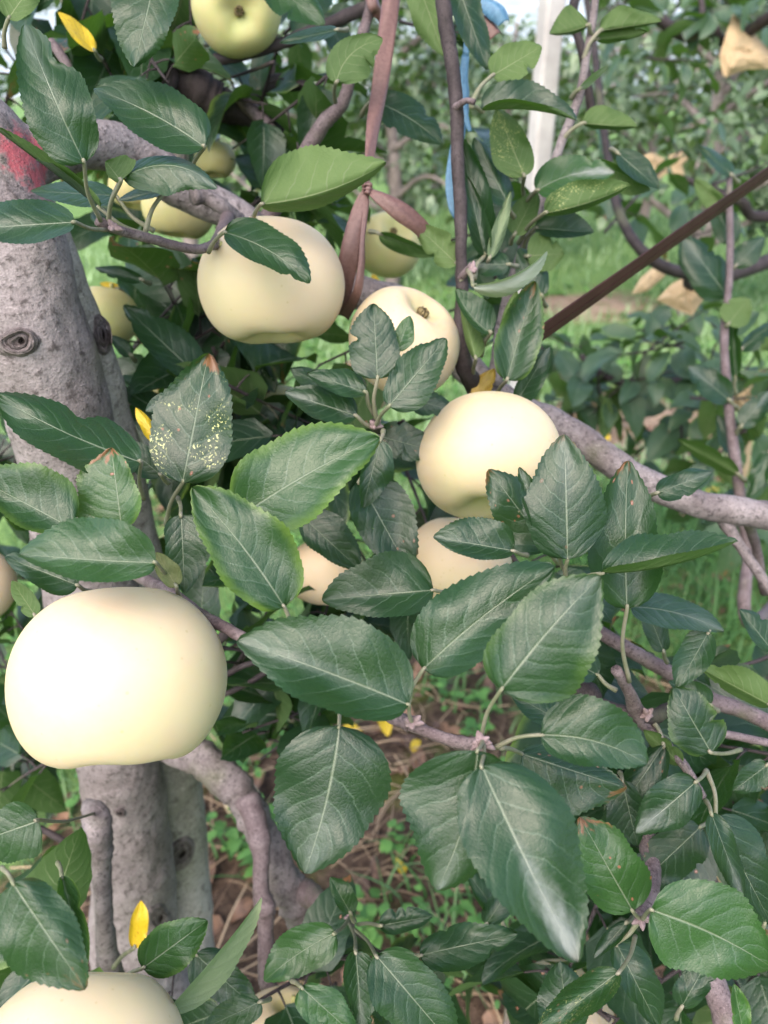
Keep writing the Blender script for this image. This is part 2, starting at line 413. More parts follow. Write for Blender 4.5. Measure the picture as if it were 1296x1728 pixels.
def in_zone(P, zones, m=14):
    q=P-CAM; dep=max(q.dot(FWD),.01); x=648+F*q.dot(RIGHT)/dep; y=864-F*q.dot(UP)/dep
    return any(a-m<x<c+m and b-m<y<d_+m for a,b,c,d_ in zones)
def shoot(ml, mt, P, dir_, length, n, size, tone=(0.1,0.5), twig_r=0.0022, r=rng, rows=8, upb=0.5, zones=()):
    d = dir_.normalized(); q = P.copy(); pts=[]; seg = 5
    wob = Vector((r.uniform(-1,1), r.uniform(-1,1), r.uniform(-.3,.8)))*0.35
    for i in range(seg+1):
        t=i/seg; pts.append((*(P + d*length*t + wob*length*t*t*0.5), twig_r*(1-0.55*t)))
    if mt is not None and not (zones and (any(in_zone(Vector(p_[:3]), zones, 4) for p_ in pts) or any((Vector(p_[:3])-c_).length<r_*1.1 for c_,r_ in AP3 for p_ in pts))): mt.tube(pts, 6, 3, 0.1)
    for k in range(n):
        t = (k+0.6)/n if n > 1 else 1
        i = min(seg-1, int(t*seg)); a0=Vector(pts[i][:3]); a1=Vector(pts[i+1][:3])
        q = a0.lerp(a1, t*seg-i)
        tg=(a1-a0).normalized(); ang = k*2.4+r.random()
        o1=tg.orthogonal().normalized(); o2=tg.cross(o1)
        out=(o1*math.cos(ang)+o2*math.sin(ang))
        ld=(out*0.9+tg*0.55+Vector((0,0,-0.15+r.uniform(-.35,.25)))).normalized()
        nn=(Vector((0,0,1))*upb*1.6+tg*0.4-out*0.1+Vector((r.uniform(-1,1),r.uniform(-1,1),r.uniform(-.2,.6)))*0.75)
        L=size*r.uniform(0.65,1.15); pl=L*0.3
        bq = q+ld*pl+Vector((0,0,0.1*pl))
        if zones and any(in_zone(bq+ld*(L*f_)+Vector((0,0,-.15*L*f_)), zones) for f_ in (0,.35,.7,1)): continue
        if zones and any((bq+ld*(L*f_)-c_).length < r_+.3*L for c_,r_ in AP3 for f_ in (0,.5,1)): continue
        if mt is not None: mt.tube([(*q,0.0011),(*(q.lerp(bq,.5)+Vector((0,0,pl*.08))),0.0008),(*bq,0.0007)],5,2)
        ta=(r.uniform(*tone), 0.0 if r.random()<.85 else .6, 1.0 if r.random()<.18 else 0, r.random())
        leaf3(ml, bq, ld+Vector((0,0,-.15)), nn, L, L*r.uniform(.27,.34), ta, (0,0,0,0), rows, r.uniform(.1,.45), r.uniform(.05,.4), r)

# ================================================================== GROUND
def gh(x, y):
    return 0.035*mnoise.noise(Vector((x*1.3, y*1.3, 0))) + 0.012*mnoise.noise(Vector((x*6, y*6, 3)))
LIT = [(ground_at(720,1400), 0.55), (ground_at(780,1220), 0.30), (ground_at(330,1500), 0.35), (ground_at(1085,715), 0.42),
       (ground_at(1010,520), 0.45), (ground_at(900,1680), 0.4), (ground_at(1160,1330), 0.3)]
def litter(x, y):
    v = 0.0
    for c, r_ in LIT:
        dd = math.hypot(x-c.x, (y-c.y)*0.8)/r_
        v = max(v, 1.25-dd)
    v += 0.55*mnoise.noise(Vector((x*2.1, y*2.1, 8)))
    return min(1, max(0, v))
def axis_pts(lo, hi, dense_lo, dense_hi, step, grow):
    a=[dense_lo]
    while a[-1] < dense_hi: a.append(a[-1]+step)
    s=step; up_=[a[-1]]
    while up_[-1] < hi: s*=grow; up_.append(up_[-1]+s)
    s=step; dn=[dense_lo]
    while dn[-1] > lo: s*=grow; dn.append(dn[-1]-s)
    return dn[::-1][:-1]+a+up_[1:]
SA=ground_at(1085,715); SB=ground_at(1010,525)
mb = MB()
xs = axis_pts(-700, 700, -2.5, 3.5, 0.05, 1.25); ys = axis_pts(-60, 900, 0.2, 5.0, 0.05, 1.25)
V=[]; TA=[]
for y in ys:
    for x in xs:
        near = math.hypot(x, y-2) < 30
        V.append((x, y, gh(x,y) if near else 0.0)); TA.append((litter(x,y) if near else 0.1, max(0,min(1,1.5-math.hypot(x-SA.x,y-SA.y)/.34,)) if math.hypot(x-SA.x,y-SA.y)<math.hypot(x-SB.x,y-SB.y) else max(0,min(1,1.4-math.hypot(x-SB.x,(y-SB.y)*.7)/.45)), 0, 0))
nx=len(xs); Fc=[(j*nx+i, j*nx+i+1, (j+1)*nx+i+1, (j+1)*nx+i) for j in range(len(ys)-1) for i in range(nx-1)]
mb.v=V; mb.f=Fc; mb.uv=[(0,0)]*len(V); mb.ta=TA; mb.tb=[(0,0,0,0)]*len(V)
g = NG('orchard_soil'); P = g.n('ShaderNodeNewGeometry').outputs['Position']
sc_ = g.n('ShaderNodeSeparateColor'); g.t.links.new(g.n('ShaderNodeAttribute', attribute_name='tint').outputs['Color'], sc_.inputs[0])
n1 = g.noise(P, 6, 6); n2 = g.noise(P, 45, 6, 0.7); n3 = g.noise(P, 2.2, 4)
soil = g.mix(g.ramp(n2, 0.3, 0.7), (0.032,0.021,0.015), (0.130,0.088,0.062))
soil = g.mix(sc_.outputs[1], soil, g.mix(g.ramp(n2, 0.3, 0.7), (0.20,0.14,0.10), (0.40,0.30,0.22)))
soil = g.mix(g.math('MULTIPLY', g.ramp(n1, 0.50, 0.64), 0.75), soil, (0.090,0.110,0.018))
turf = g.mix(g.ramp(n2, 0.3, 0.7), (0.06,0.12,0.035), (0.18,0.29,0.09))
col = g.mix(g.ramp(g.math('ADD', sc_.outputs[0], g.math('MULTIPLY', g.math('SUBTRACT', n1, 0.5), 0.5)), 0.30, 0.55), turf, soil)
M_ground = g.done(g.bsdf(col, 0.95, 0.15, g.bump(g.math('ADD', n2, n1), 1.0, 0.02)))
tag(mb.build('ground', M_ground), kind='structure')

# far hills: wooded slopes beyond the orchard
mb = MB(); V=[]; nxh=60
for j,(yy,zz) in enumerate([(170,-1),(200,9),(235,22),(275,37),(320,50),(380,55)]):
    for i in range(nxh+1):
        x = -330+i*11.0
        V.append((x, yy, zz*0.80*(0.72+0.35*mnoise.noise(Vector((x*0.006,1,0)))+0.10*mnoise.noise(Vector((x*0.03,j*.7,0)))) if zz>0 else zz))
Fc=[(j*(nxh+1)+i, j*(nxh+1)+i+1, (j+1)*(nxh+1)+i+1, (j+1)*(nxh+1)+i) for j in range(5) for i in range(nxh)]
mb.add(V,Fc)
M_hill = plain('hill_woods_hazed', (0.20,0.24,0.25), (0.34,0.38,0.41), 0.12, 0.95, 0.1, 1.0, 1.5)  # pale blue-grey paints the distance haze into the woods' colour
tag(mb.build('hills', M_hill), kind='structure')

# grass and litter: uncountable ground cover
def patch_mat(name, c1, c2, tr=0.25):
    g = NG(name)
    tA = g.n('ShaderNodeAttribute', attribute_name='tint'); s_ = g.n('ShaderNodeSeparateColor'); g.t.links.new(tA.outputs['Color'], s_.inputs[0])
    col = g.mix(s_.outputs[0], c1, c2)
    p = g.bsdf(col, 0.55, 0.35); t = g.n('ShaderNodeBsdfTranslucent'); g.t.links.new(col, t.inputs[0])
    m = g.n('ShaderNodeMixShader'); m.inputs[0].default_value = tr
    g.t.links.new(p.outputs[0], m.inputs[1]); g.t.links.new(t.outputs[0], m.inputs[2]); return g.done(m)
M_grass = patch_mat('grass_green', (0.055,0.150,0.035), (0.36,0.49,0.265), 0.35)
M_straw = patch_mat('dry_straw', (0.11,0.065,0.040), (0.40,0.29,0.18), 0.05)
M_weed = patch_mat('weed_green', (0.045,0.13,0.03), (0.15,0.32,0.07), 0.3)
def blade(mb, x, y, h, wd, lean, az, tone, seg=4):
    z=gh(x,y)-0.005; V=[]; dx,dy=math.cos(az),math.sin(az); px,py=-dy,dx
    for i in range(seg+1):
        t=i/seg; r_=lean*h*t*t; zz=h*(t-0.35*lean*t*t); w_=wd*(1-t**1.6)*0.5+0.0002
        V += [(x+dx*r_-px*w_, y+dy*r_-py*w_, z+zz), (x+dx*r_+px*w_, y+dy*r_+py*w_, z+zz)]
    mb.add(V, [(2*i,2*i+1,2*i+3,2*i+2) for i in range(seg)], None, (tone,0,0,0))
mb = MB(); rg = random.Random(11)
LUSH = [(ground_at(1180,1040), 0.45), (ground_at(1130,950), 0.5)]
def lush(x,y): return max([0]+[1-math.hypot(x-c.x,y-c.y)/r_ for c,r_ in LUSH])
cnt=0
while cnt < 30000:
    zone = rg.random()
    if zone < 0.45: x=rg.uniform(-1.1,1.6); y=rg.uniform(0.55,2.6)
    elif zone < 0.8: x=rg.uniform(-1.5,3.0); y=rg.uniform(2.4,5.0)
    else: x=rg.uniform(-3,6); y=rg.uniform(5,10)
    l=litter(x,y); lu=lush(x,y)
    cnt+=1
    if rg.random() < l*1.25-0.08-lu: continue
    far = y>2.4
    h = rg.uniform(.03,.09)*(1.35 if far else 1)*(1+1.4*lu) ; wd=rg.uniform(.0025,.0055)*(1.9 if far else 1.0)*(1+.5*lu)
    if y>5: h*=1.3; wd*=2
    blade(mb, x, y, h, wd, rg.uniform(.2,1.1), rg.uniform(0,6.283), rg.random()*(0.12 if lu>0.1 else .4 if y<2.2 else 1), 3 if far else 4)
for (gx,gy,n_) in ((760,1170,16),(800,1200,14),(640,1490,10),(780,1500,14),(890,1640,30),(740,1640,24),(690,1560,14),(860,1560,16),(420,1440,14),(980,1660,20),(600,1700,16)):
    c=ground_at(gx,gy)
    for k in range(n_):
        blade(mb, c.x+rg.gauss(0,.035), c.y+rg.gauss(0,.035), rg.uniform(.05,.13), rg.uniform(.004,.0075), rg.uniform(.4,1.1), rg.uniform(0,6.283), rg.uniform(0,.25))
tag(mb.build('grass', M_grass), kind='stuff')
mb = MB()
for i in range(1700):                                   # low broad-leaved weeds
    x=rg.uniform(-1.0,1.3); y=rg.uniform(0.6,2.6)
    if i>900: x=rg.uniform(-1.5,3.2); y=rg.uniform(2.4,5.5)
    if rg.random() < litter(x,y)*1.3-0.1: continue
    z=gh(x,y); hh=rg.uniform(.01,.05)
    for k in range(rg.randint(4,8)):
        az=rg.uniform(0,6.283); L=rg.uniform(.012,.030)*(1.6 if i>900 else 1)
        P=Vector((x+math.cos(az)*.012, y+math.sin(az)*.012, z+hh*rg.random()))
        leaf3(mb, P, Vector((math.cos(az),math.sin(az),rg.uniform(-.1,.5))), Vector((rg.uniform(-.3,.3),rg.uniform(-.3,.3),1)), L, L*.42, (rg.random(),0,0,0),(0,0,0,0),4,.15,.2,rg)
for (gx,gy,n_) in ((400,1420,10),(430,1460,8),(770,1175,8),(830,1210,8),(640,1520,6),(880,1640,12),(740,1640,8),(60,1120,12),(70,1250,12),(120,1340,8),(340,1180,8),(470,1190,8)):
    c=ground_at(gx,gy)
    for q in range(n_):
        x=c.x+rg.gauss(0,.05); y=c.y+rg.gauss(0,.06); hh=rg.uniform(.03,.10)
        for k in range(rg.randint(5,8)):
            az=rg.uniform(0,6.283); L=rg.uniform(.012,.03)
            P=Vector((x+math.cos(az)*.012, y+math.sin(az)*.012, gh(x,y)+hh*rg.uniform(.4,1)))
            leaf3(mb, P, Vector((math.cos(az),math.sin(az),rg.uniform(-.2,.4))), Vector((rg.uniform(-.3,.3),rg.uniform(-.3,.3),1)), L, L*.36, (rg.uniform(0,.6),0,0,0),(0,0,0,0),4,.15,.25,rg)
tag(mb.build('ground_weeds', M_weed), kind='stuff')
mb = MB()
for i in range(3600):                                   # dry stems and straw
    x=rg.uniform(-.8,1.4); y=rg.uniform(.55,2.6)
    if i>2600: x=rg.uniform(.2,2.2); y=rg.uniform(2.0,4.2)
    if rg.random() > litter(x,y): continue
    az=rg.uniform(0,6.283); L=rg.uniform(.03,.16); z=gh(x,y)+rg.uniform(.003,.018); b_=rg.uniform(-.4,.4)
    pts=[(x+math.cos(az+b_*t)*L*t, y+math.sin(az+b_*t)*L*t, z+.015*math.sin(t*3.1)*rg.random(), rg.uniform(.0007,.0019)) for t in (0,.5,1)]
    mb.tube(pts,4,3,ta=(rg.random(),0,0,0),cap=False)
tag(mb.build('straw', M_straw), kind='stuff')
mb = MB()
for i in range(1500):                                   # fallen brown leaves
    x=rg.uniform(-.8,1.3); y=rg.uniform(.55,2.4)
    if i>900: x=rg.uniform(.2,2.0); y=rg.uniform(2.0,4.0)
    if rg.random() > litter(x,y)*1.2: continue
    az=rg.uniform(0,6.283); L=rg.uniform(.022,.06)
    yel = rg.random()<.06
    leaf3(mb, Vector((x,y,gh(x,y)+rg.uniform(.004,.02))), Vector((math.cos(az),math.sin(az),rg.uniform(-.2,.3))), Vector((rg.uniform(-.6,.6),rg.uniform(-.6,.6),1)),
          L, L*.33, (rg.random(),0,0,rg.random()), (0,0,1.0 if yel else 0,0 if yel else 1.0), 8, rg.uniform(-.3,.6), rg.uniform(-.4,.4), rg)
tag(mb.build('fallen_leaves', M_leaf), kind='stuff')

# ================================================================== THE APPLE TREE
gz = ground_at(225, 1728)
TREE = empty('apple_tree', (at(215,1600,.86).x, at(215,1600,.86).y, 0))
tag(TREE, 'grey-barked apple tree in front, with large serrated leaves and spurs hung with cream apples', 'apple tree', 'apple trees of the orchard')
def pxpath(L):                 # (x, y, d, half width px) -> world x, y, z, r
    return [(*at(x,y,d), r_*d/F) for x,y,d,r_ in L]
def toground(x, y, d, r_, hor=None):
    p = at(x,y,d); return (p.x, p.y, -0.05, r_)
# trunk: two fused stems and the painted crotch, merged by a voxel remesh
tb_ = MB()
stemA = pxpath([(-420,-60,.50,66),(-240,70,.485,74),(-120,165,.478,82),(-40,262,.478,90),(10,400,.485,92),(54,560,.51,90),(98,700,.545,82),(132,860,.60,80),(172,1100,.68,74),(208,1330,.765,68),(225,1480,.82,70),(232,1640,.90,72)])
p = stemA[-1]; stemA.append((p[0]+.005,p[1]+.01,p[2]-.25,.055)); stemA.append((p[0]+.01,p[1]+.01,-.06,.07))
tb_.tube(stemA, 20, 6, 0.10, 3)
stemB = pxpath([(22,330,.520,60),(64,430,.525,64),(108,540,.545,62),(150,660,.575,60),(200,860,.64,56),(250,1100,.73,54),(288,1330,.85,52),(305,1500,.93,50),(322,1700,1.03,50)])
p = stemB[-1]; stemB.append((p[0],p[1],p[2]-.22,.045)); stemB.append((p[0]-.01,p[1],-.06,.06))
limbC0 = pxpath([(-20,290,.49,62),(60,262,.50,48),(140,245,.53,42),(215,255,.555,40),(290,305,.575,37),(350,340,.59,34),(430,385,.60,30)])
tb_.tube(limbC0, 16, 6, 0.10, 5)
pale_ = MB(); pale_.tube(stemB, 20, 6, 0.07, 9)
def remeshed(mbx, name, mat, vox, disp):
    o = mbx.build(name, mat)
    md = o.modifiers.new('r','REMESH'); md.mode='VOXEL'; md.voxel_size=vox
    ms = o.modifiers.new('s','SMOOTH'); ms.factor=0.5; ms.iterations=10
    dg = bpy.context.evaluated_depsgraph_get(); dg.update()
    me = bpy.data.meshes.new_from_object(o.evaluated_get(dg))
    o.modifiers.clear(); old=o.data; o.data=me; bpy.data.meshes.remove(old)
    NN=[v.normal.copy() for v in me.vertices]
    for v, nv in zip(me.vertices, NN):
        q=v.co; a=mnoise.noise(q*45)*disp + mnoise.noise(Vector((q.x*170,q.y*170,q.z*60)))*disp*.35
        v.co = q+nv*a
    me.polygons.foreach_set('use_smooth',[True]*len(me.polygons))
    if not me.materials: me.materials.append(mat)
    return o
def adopt(o, parent):
    o.parent = parent; o.location = Vector(o.location)-WO[parent.name]; return o
TRUNK = adopt(remeshed(tb_, 'trunk', M_bark, 0.0032, 0.0016), TREE)
TR2 = adopt(remeshed(pale_, 'trunk', M_bark_pale, 0.0034, 0.0012), TREE)
TR2['label'] = 'paler rear stem of the forked trunk'
# knots: a raised callus ring round a dark sunken eye
def knot_mat():
    g=NG('knot_callus'); P=g.n('ShaderNodeNewGeometry').outputs['Position']; tA=g.n('ShaderNodeAttribute', attribute_name='tint')
    q=g.n('ShaderNodeSeparateColor'); g.t.links.new(tA.outputs['Color'],q.inputs[0])
    n1=g.noise(P,240,4,.7)
    rings=g.math('ABSOLUTE',g.math('SUBTRACT',g.math('FRACT',g.math('ADD',g.math('MULTIPLY',q.outputs[1],7.0),n1)),.5))
    col=g.mix(g.ramp(n1,.35,.65),(0.095,0.078,0.078),(0.205,0.172,0.175))
    col=g.mix(g.math('MULTIPLY',g.ramp(rings,.16,.04),g.ramp(q.outputs[1],1.25,.8,0.08,.6)),col,(0.030,0.022,0.021))
    col=g.mix(q.outputs[0],col,(0.018,0.012,0.011))
    return g.done(g.bsdf(col,.9,.2,g.bump(g.math('ADD',n1,rings),1.0,.002)))
M_knot = knot_mat()
def knot(x, y, rx, ry, parent, tilt=0.0):
    """raised callus rings round a dark eye, draped over the stem's own surface"""
    me=parent.data; bv=BVHTree.FromPolygons([v.co for v in me.vertices],[p.vertices for p in me.polygons])
    mb = MB(); n=36
    rings=[(1.5,.0015,0),(1.30,-.0012,0),(1.12,-.0032,0),(1.0,-.0042,0),(.88,-.0036,.05),(.78,-.0018,.35),(.70,-.0012,.15),(.60,-.0026,.0),(.5,-.0024,.1),(.40,-.0012,.5),(.28,-.0006,1),(.12,-.0004,1)]
    V=[];Fc=[];TA=[]; last=.5
    for ri,(k,dz,dk_) in enumerate(rings):
        for i in range(n):
            a=2*math.pi*i/n; rr=k*(1+0.30*mnoise.noise(Vector((math.cos(a)*1.1,math.sin(a)*1.1,ri*.22+x)))+.08*mnoise.noise(Vector((a*2,ri*.6,x))))
            off = .22 if k<.45 else 0
            px_,py_=rx*(rr*math.cos(a)*(.6 if k<.45 else 1)+off),ry*rr*math.sin(a)
            X=x+px_*math.cos(tilt)-py_*math.sin(tilt); Y=y+px_*math.sin(tilt)+py_*math.cos(tilt)
            r=FWD+RIGHT*((X-648)/F)+UP*((864-Y)/F); h=bv.ray_cast(CAM,r.normalized())
            dd=h[3]/r.length if h[0] is not None else last+.004
            if h[0] is not None: last=dd
            V.append(at(X,Y,dd+dz)); TA.append((dk_,k,0,0))
    for r0 in range(len(rings)-1):
        for i in range(n): Fc.append((r0*n+i,(r0+1)*n+i,(r0+1)*n+(i+1)%n,r0*n+(i+1)%n))
    Fc.append(tuple((len(rings)-1)*n+i for i in range(n)))
    mb.add(V,Fc); mb.ta=TA
    return mb.build('knot', M_knot, parent, V[0])
WO[TRUNK.name]=Vector((0,0,0)); WO[TR2.name]=Vector((0,0,0))
def knot_mat():
    g=NG('knot_callus'); P=g.n('ShaderNodeNewGeometry').outputs['Position']; tA=g.n('ShaderNodeAttribute', attribute_name='tint')
    q=g.n('ShaderNodeSeparateColor'); g.t.links.new(tA.outputs['Color'],q.inputs[0])
    n1=g.noise(P,240,4,.7)
    rings=g.math('ABSOLUTE',g.math('SUBTRACT',g.math('FRACT',g.math('ADD',g.math('MULTIPLY',q.outputs[1],7.0),n1)),.5))
    col=g.mix(g.ramp(n1,.35,.65),(0.095,0.078,0.078),(0.205,0.172,0.175))
    col=g.mix(g.math('MULTIPLY',g.ramp(rings,.16,.04),g.ramp(q.outputs[1],1.25,.8,0.08,.6)),col,(0.030,0.022,0.021))
    col=g.mix(q.outputs[0],col,(0.018,0.012,0.011))
    return g.done(g.bsdf(col,.9,.2,g.bump(g.math('ADD',n1,rings),1.0,.002)))
M_knot = knot_mat()
def knot(x, y, rx, ry, parent, tilt=0.0):
    """raised callus rings round a dark eye, draped over the stem's own surface"""
    me=parent.data; bv=BVHTree.FromPolygons([v.co for v in me.vertices],[p.vertices for p in me.polygons])
    mb = MB(); n=36
    rings=[(1.5,.0015,0),(1.30,-.0012,0),(1.12,-.0032,0),(1.0,-.0042,0),(.88,-.0036,.05),(.78,-.0018,.35),(.70,-.0012,.15),(.60,-.0026,.0),(.5,-.0024,.1),(.40,-.0012,.5),(.28,-.0006,1),(.12,-.0004,1)]
    V=[];Fc=[];TA=[]; last=.5
    for ri,(k,dz,dk_) in enumerate(rings):
        for i in range(n):
            a=2*math.pi*i/n; rr=k*(1+0.30*mnoise.noise(Vector((math.cos(a)*1.1,math.sin(a)*1.1,ri*.22+x)))+.08*mnoise.noise(Vector((a*2,ri*.6,x))))
            off = .22 if k<.45 else 0
            px_,py_=rx*(rr*math.cos(a)*(.6 if k<.45 else 1)+off),ry*rr*math.sin(a)
            X=x+px_*math.cos(tilt)-py_*math.sin(tilt); Y=y+px_*math.sin(tilt)+py_*math.cos(tilt)
            r=FWD+RIGHT*((X-648)/F)+UP*((864-Y)/F); h=bv.ray_cast(CAM,r.normalized())
            dd=h[3]/r.length if h[0] is not None else last+.004
            if h[0] is not None: last=dd
            V.append(at(X,Y,dd+dz)); TA.append((dk_,k,0,0))
    for r0 in range(len(rings)-1):
        for i in range(n): Fc.append((r0*n+i,(r0+1)*n+i,(r0+1)*n+(i+1)%n,r0*n+(i+1)%n))
    Fc.append(tuple((len(rings)-1)*n+i for i in range(n)))
    mb.add(V,Fc); mb.ta=TA
    return mb.build('knot', M_knot, parent, V[0])
WO[TRUNK.name]=Vector((0,0,0)); WO[TR2.name]=Vector((0,0,0))
def surf(o, x, y, back=0.0):
    """depth of an object's surface along a photo pixel's ray"""
    me=o.data; bv=BVHTree.FromPolygons([v.co for v in me.vertices],[p.vertices for p in me.polygons])
    r=FWD+RIGHT*((x-648)/F)+UP*((864-y)/F)
    h=bv.ray_cast(CAM, r.normalized())
    return None if h[0] is None else h[3]/r.length
knot(30,577,27,18,TRUNK,-.25); knot(172,566,11,25,TR2,-.15); knot(268,1549,15,19,TRUNK,.3)
knot(203,1372,7,5,TRUNK,.2); knot(305,1440,16,22,TR2,.7)

def limb(name, pts, mat, n=14, rough=0.10, seed=1, knob=0.25, parent=TREE, steps=7):
    if name=='limb': n=28; steps=16
    rough*=1.35; mb=MB(); P_=pxpath(pts); mb.tube(P_, n, steps, rough, seed, knob=knob); return mb.build(name, mat, parent, Vector(P_[0][:3]))
# the long limb that runs behind the middle apples and out to the right
limb('limb', [(405,372,.602,31),(470,425,.615,30),(540,468,.625,29),(610,495,.635,28),(690,520,.645,27),(780,610,.640,26),(850,680,.630,26),(930,712,.620,25),(985,745,.615,25),(1040,785,.61,25),(1110,825,.61,24),(1180,850,.61,24),(1240,862,.61,24),(1330,872,.61,25)], M_limb, 18, .10, 2, .2)
limb('branch', [(1215,862,.615,15),(1235,900,.612,10),(1265,945,.61,9),(1310,1010,.60,9)], M_limb, 10, .1, 3)
limb('branch', [(1258,868,.63,10),(1275,920,.66,8),(1290,1000,.70,8)], M_twig, 8, .1, 6)
# arching limb right of the trunk with its hanging spur
limb('limb', [(225,1215,.745,34),(262,1238,.735,33),(322,1268,.715,30),(372,1304,.700,32),(413,1352,.692,28),(444,1412,.692,29),(478,1482,.700,28),(515,1542,.712,35),(548,1602,.73,26)], M_limb, 18, .16, 8, .5)
limb('branch', [(420,1350,.672,22),(436,1402,.655,19),(441,1450,.650,15),(441,1505,.648,15),(447,1530,.647,19),(449,1560,.648,14),(450,1650,.645,13),(470,1690,.640,12),(485,1740,.640,12)], M_twig, 12, .14, 4, .5)
limb('branch', [(515,1505,.70,22),(545,1525,.665,15),(570,1545,.63,13),(588,1560,.60,12)], M_twig, 10, .12, 5, .4)
# spur left of the trunk, near the camera
limb('branch', [(150,1358,.64,12),(163,1384,.62,24),(167,1415,.62,24),(171,1465,.63,17),(175,1530,.64,15),(180,1600,.655,17),(186,1640,.67,21),(200,1700,.70,22)], M_limb, 12, .15, 14, .3)
# vertical shoot
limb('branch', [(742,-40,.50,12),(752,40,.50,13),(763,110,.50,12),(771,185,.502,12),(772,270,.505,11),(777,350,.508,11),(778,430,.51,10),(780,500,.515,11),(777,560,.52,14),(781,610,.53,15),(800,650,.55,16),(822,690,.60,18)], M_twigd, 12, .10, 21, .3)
limb('branch', [(777,470,.512,7),(790,455,.50,6),(796,447,.495,5)], M_twig, 8)
limb('branch', [(768,182,.50,7),(786,170,.49,5),(800,172,.485,5)], M_twig, 8)
# grey shoot on the right
limb('branch', [(1009,-40,.60,6),(1002,20,.60,7),(990,95,.60,7),(978,160,.60,7.5),(962,205,.60,8),(944,250,.60,8),(915,340,.60,9),(880,430,.605,10),(850,540,.61,12),(835,650,.62,14)], M_limb, 10, .1, 22)
limb('branch', [(985,-30,.72,8),(967,20,.72,8),(985,100,.73,8),(1000,200,.75,8)], M_twigd, 8)
# twig that carries the upper apple's cluster
TW_H = limb('branch', [(165,372,.405,9),(182,382,.410,9),(215,393,.420,8),(255,403,.430,8),(295,414,.44,8),(335,421,.45,8),(362,412,.46,9)], M_twig, 10, .12, 23, .5)
limb('branch', [(362,412,.46,9),(372,395,.50,10),(385,365,.56,12)], M_twig, 10, .1, 24)
# twig over the big apple to the low leaf cluster
limb('branch', [(180,930,.62,12),(240,975,.50,11),(290,1000,.42,10),(335,1035,.385,10),(385,1062,.36,10),(440,1095,.345,10),(520,1150,.335,10),(590,1185,.33,10),(650,1205,.325,11),(692,1222,.32,13)], M_twig, 12, .12, 25, .4)
limb('branch', [(692,1222,.32,11),(740,1242,.318,10),(790,1256,.315,12),(815,1250,.312,9)], M_twig, 12, .12, 26, .4)
# dark limbs at the top
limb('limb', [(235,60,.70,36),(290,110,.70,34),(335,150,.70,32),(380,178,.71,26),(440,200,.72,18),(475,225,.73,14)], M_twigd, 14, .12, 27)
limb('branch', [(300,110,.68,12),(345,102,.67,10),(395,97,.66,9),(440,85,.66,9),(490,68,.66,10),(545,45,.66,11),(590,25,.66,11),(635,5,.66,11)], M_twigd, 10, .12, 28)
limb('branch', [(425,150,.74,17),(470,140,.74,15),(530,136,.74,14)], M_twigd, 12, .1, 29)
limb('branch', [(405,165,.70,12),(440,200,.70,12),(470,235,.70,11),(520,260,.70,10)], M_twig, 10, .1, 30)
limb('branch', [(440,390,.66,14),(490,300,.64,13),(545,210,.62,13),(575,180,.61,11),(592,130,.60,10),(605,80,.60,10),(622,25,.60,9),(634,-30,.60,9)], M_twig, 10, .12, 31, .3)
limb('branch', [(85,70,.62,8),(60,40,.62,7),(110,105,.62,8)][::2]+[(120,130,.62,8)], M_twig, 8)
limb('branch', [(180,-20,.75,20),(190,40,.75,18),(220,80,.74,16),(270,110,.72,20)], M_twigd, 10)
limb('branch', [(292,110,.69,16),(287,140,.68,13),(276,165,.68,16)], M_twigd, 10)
limb('branch', [(325,330,.545,15),(345,332,.55,14),(378,352,.555,12),(405,372,.57,12)], M_limb, 12, .12, 33, .4)
# right-hand low twigs
limb('branch', [(880,1120,.50,18),(985,1165,.46,18),(1010,1190,.455,14),(1060,1205,.45,14),(1100,1210,.45,13),(1130,1195,.46,11)], M_twigd, 12, .15, 34, .5)
limb('branch', [(1040,1130,.415,9),(1060,1165,.43,10),(1075,1200,.445,13),(1092,1228,.45,10),(1125,1258,.445,9),(1160,1300,.44,8),(1185,1345,.44,8)], M_twig, 10, .12, 35, .4)
limb('branch', [(1000,1060,.50,12),(1060,1095,.50,12),(1120,1130,.50,13),(1200,1180,.50,14),(1250,1198,.50,14),(1330,1235,.50,14)], M_twig, 12, .1, 36, .2)
limb('branch', [(1150,1225,.46,7),(1230,1240,.47,7),(1320,1258,.48,7)], M_twig, 8)
limb('branch', [(1088,1400,.44,16),(1100,1460,.43,15),(1098,1510,.41,13),(1080,1548,.395,11)], M_twig, 12, .15, 37, .5)
limb('branch', [(1100,1460,.43,15),(1120,1380,.47,14),(1110,1280,.49,12),(1100,1215,.49,11)], M_twigd, 10)
limb('branch', [(1190,1620,.47,22),(1215,1690,.46,22),(1235,1760,.46,20)], M_twig, 12, .12, 38)
limb('branch', [(855,1740,.62,7),(862,1660,.64,7),(872,1610,.66,6)], M_twig, 8)
limb('branch', [(637,725,.47,8),(632,715,.455,9),(645,735,.50,9),(690,760,.58,12),(760,780,.62,14)], M_twigd, 10, .15, 40, .4)
limb('branch', [(380,1140,.60,5),(415,1122,.58,5),(470,1110,.58,5)], M_twigd, 8)
limb('branch', [(360,1180,.62,5),(415,1155,.60,5),(470,1120,.59,5)], M_twigd, 8)
limb('branch', [(380,1070,.56,9),(330,1120,.62,10),(260,1160,.68,12)], M_twigd, 8)
limb('branch', [(60,1395,.72,6),(95,1412,.72,6),(140,1440,.72,6)], M_twigd, 8)

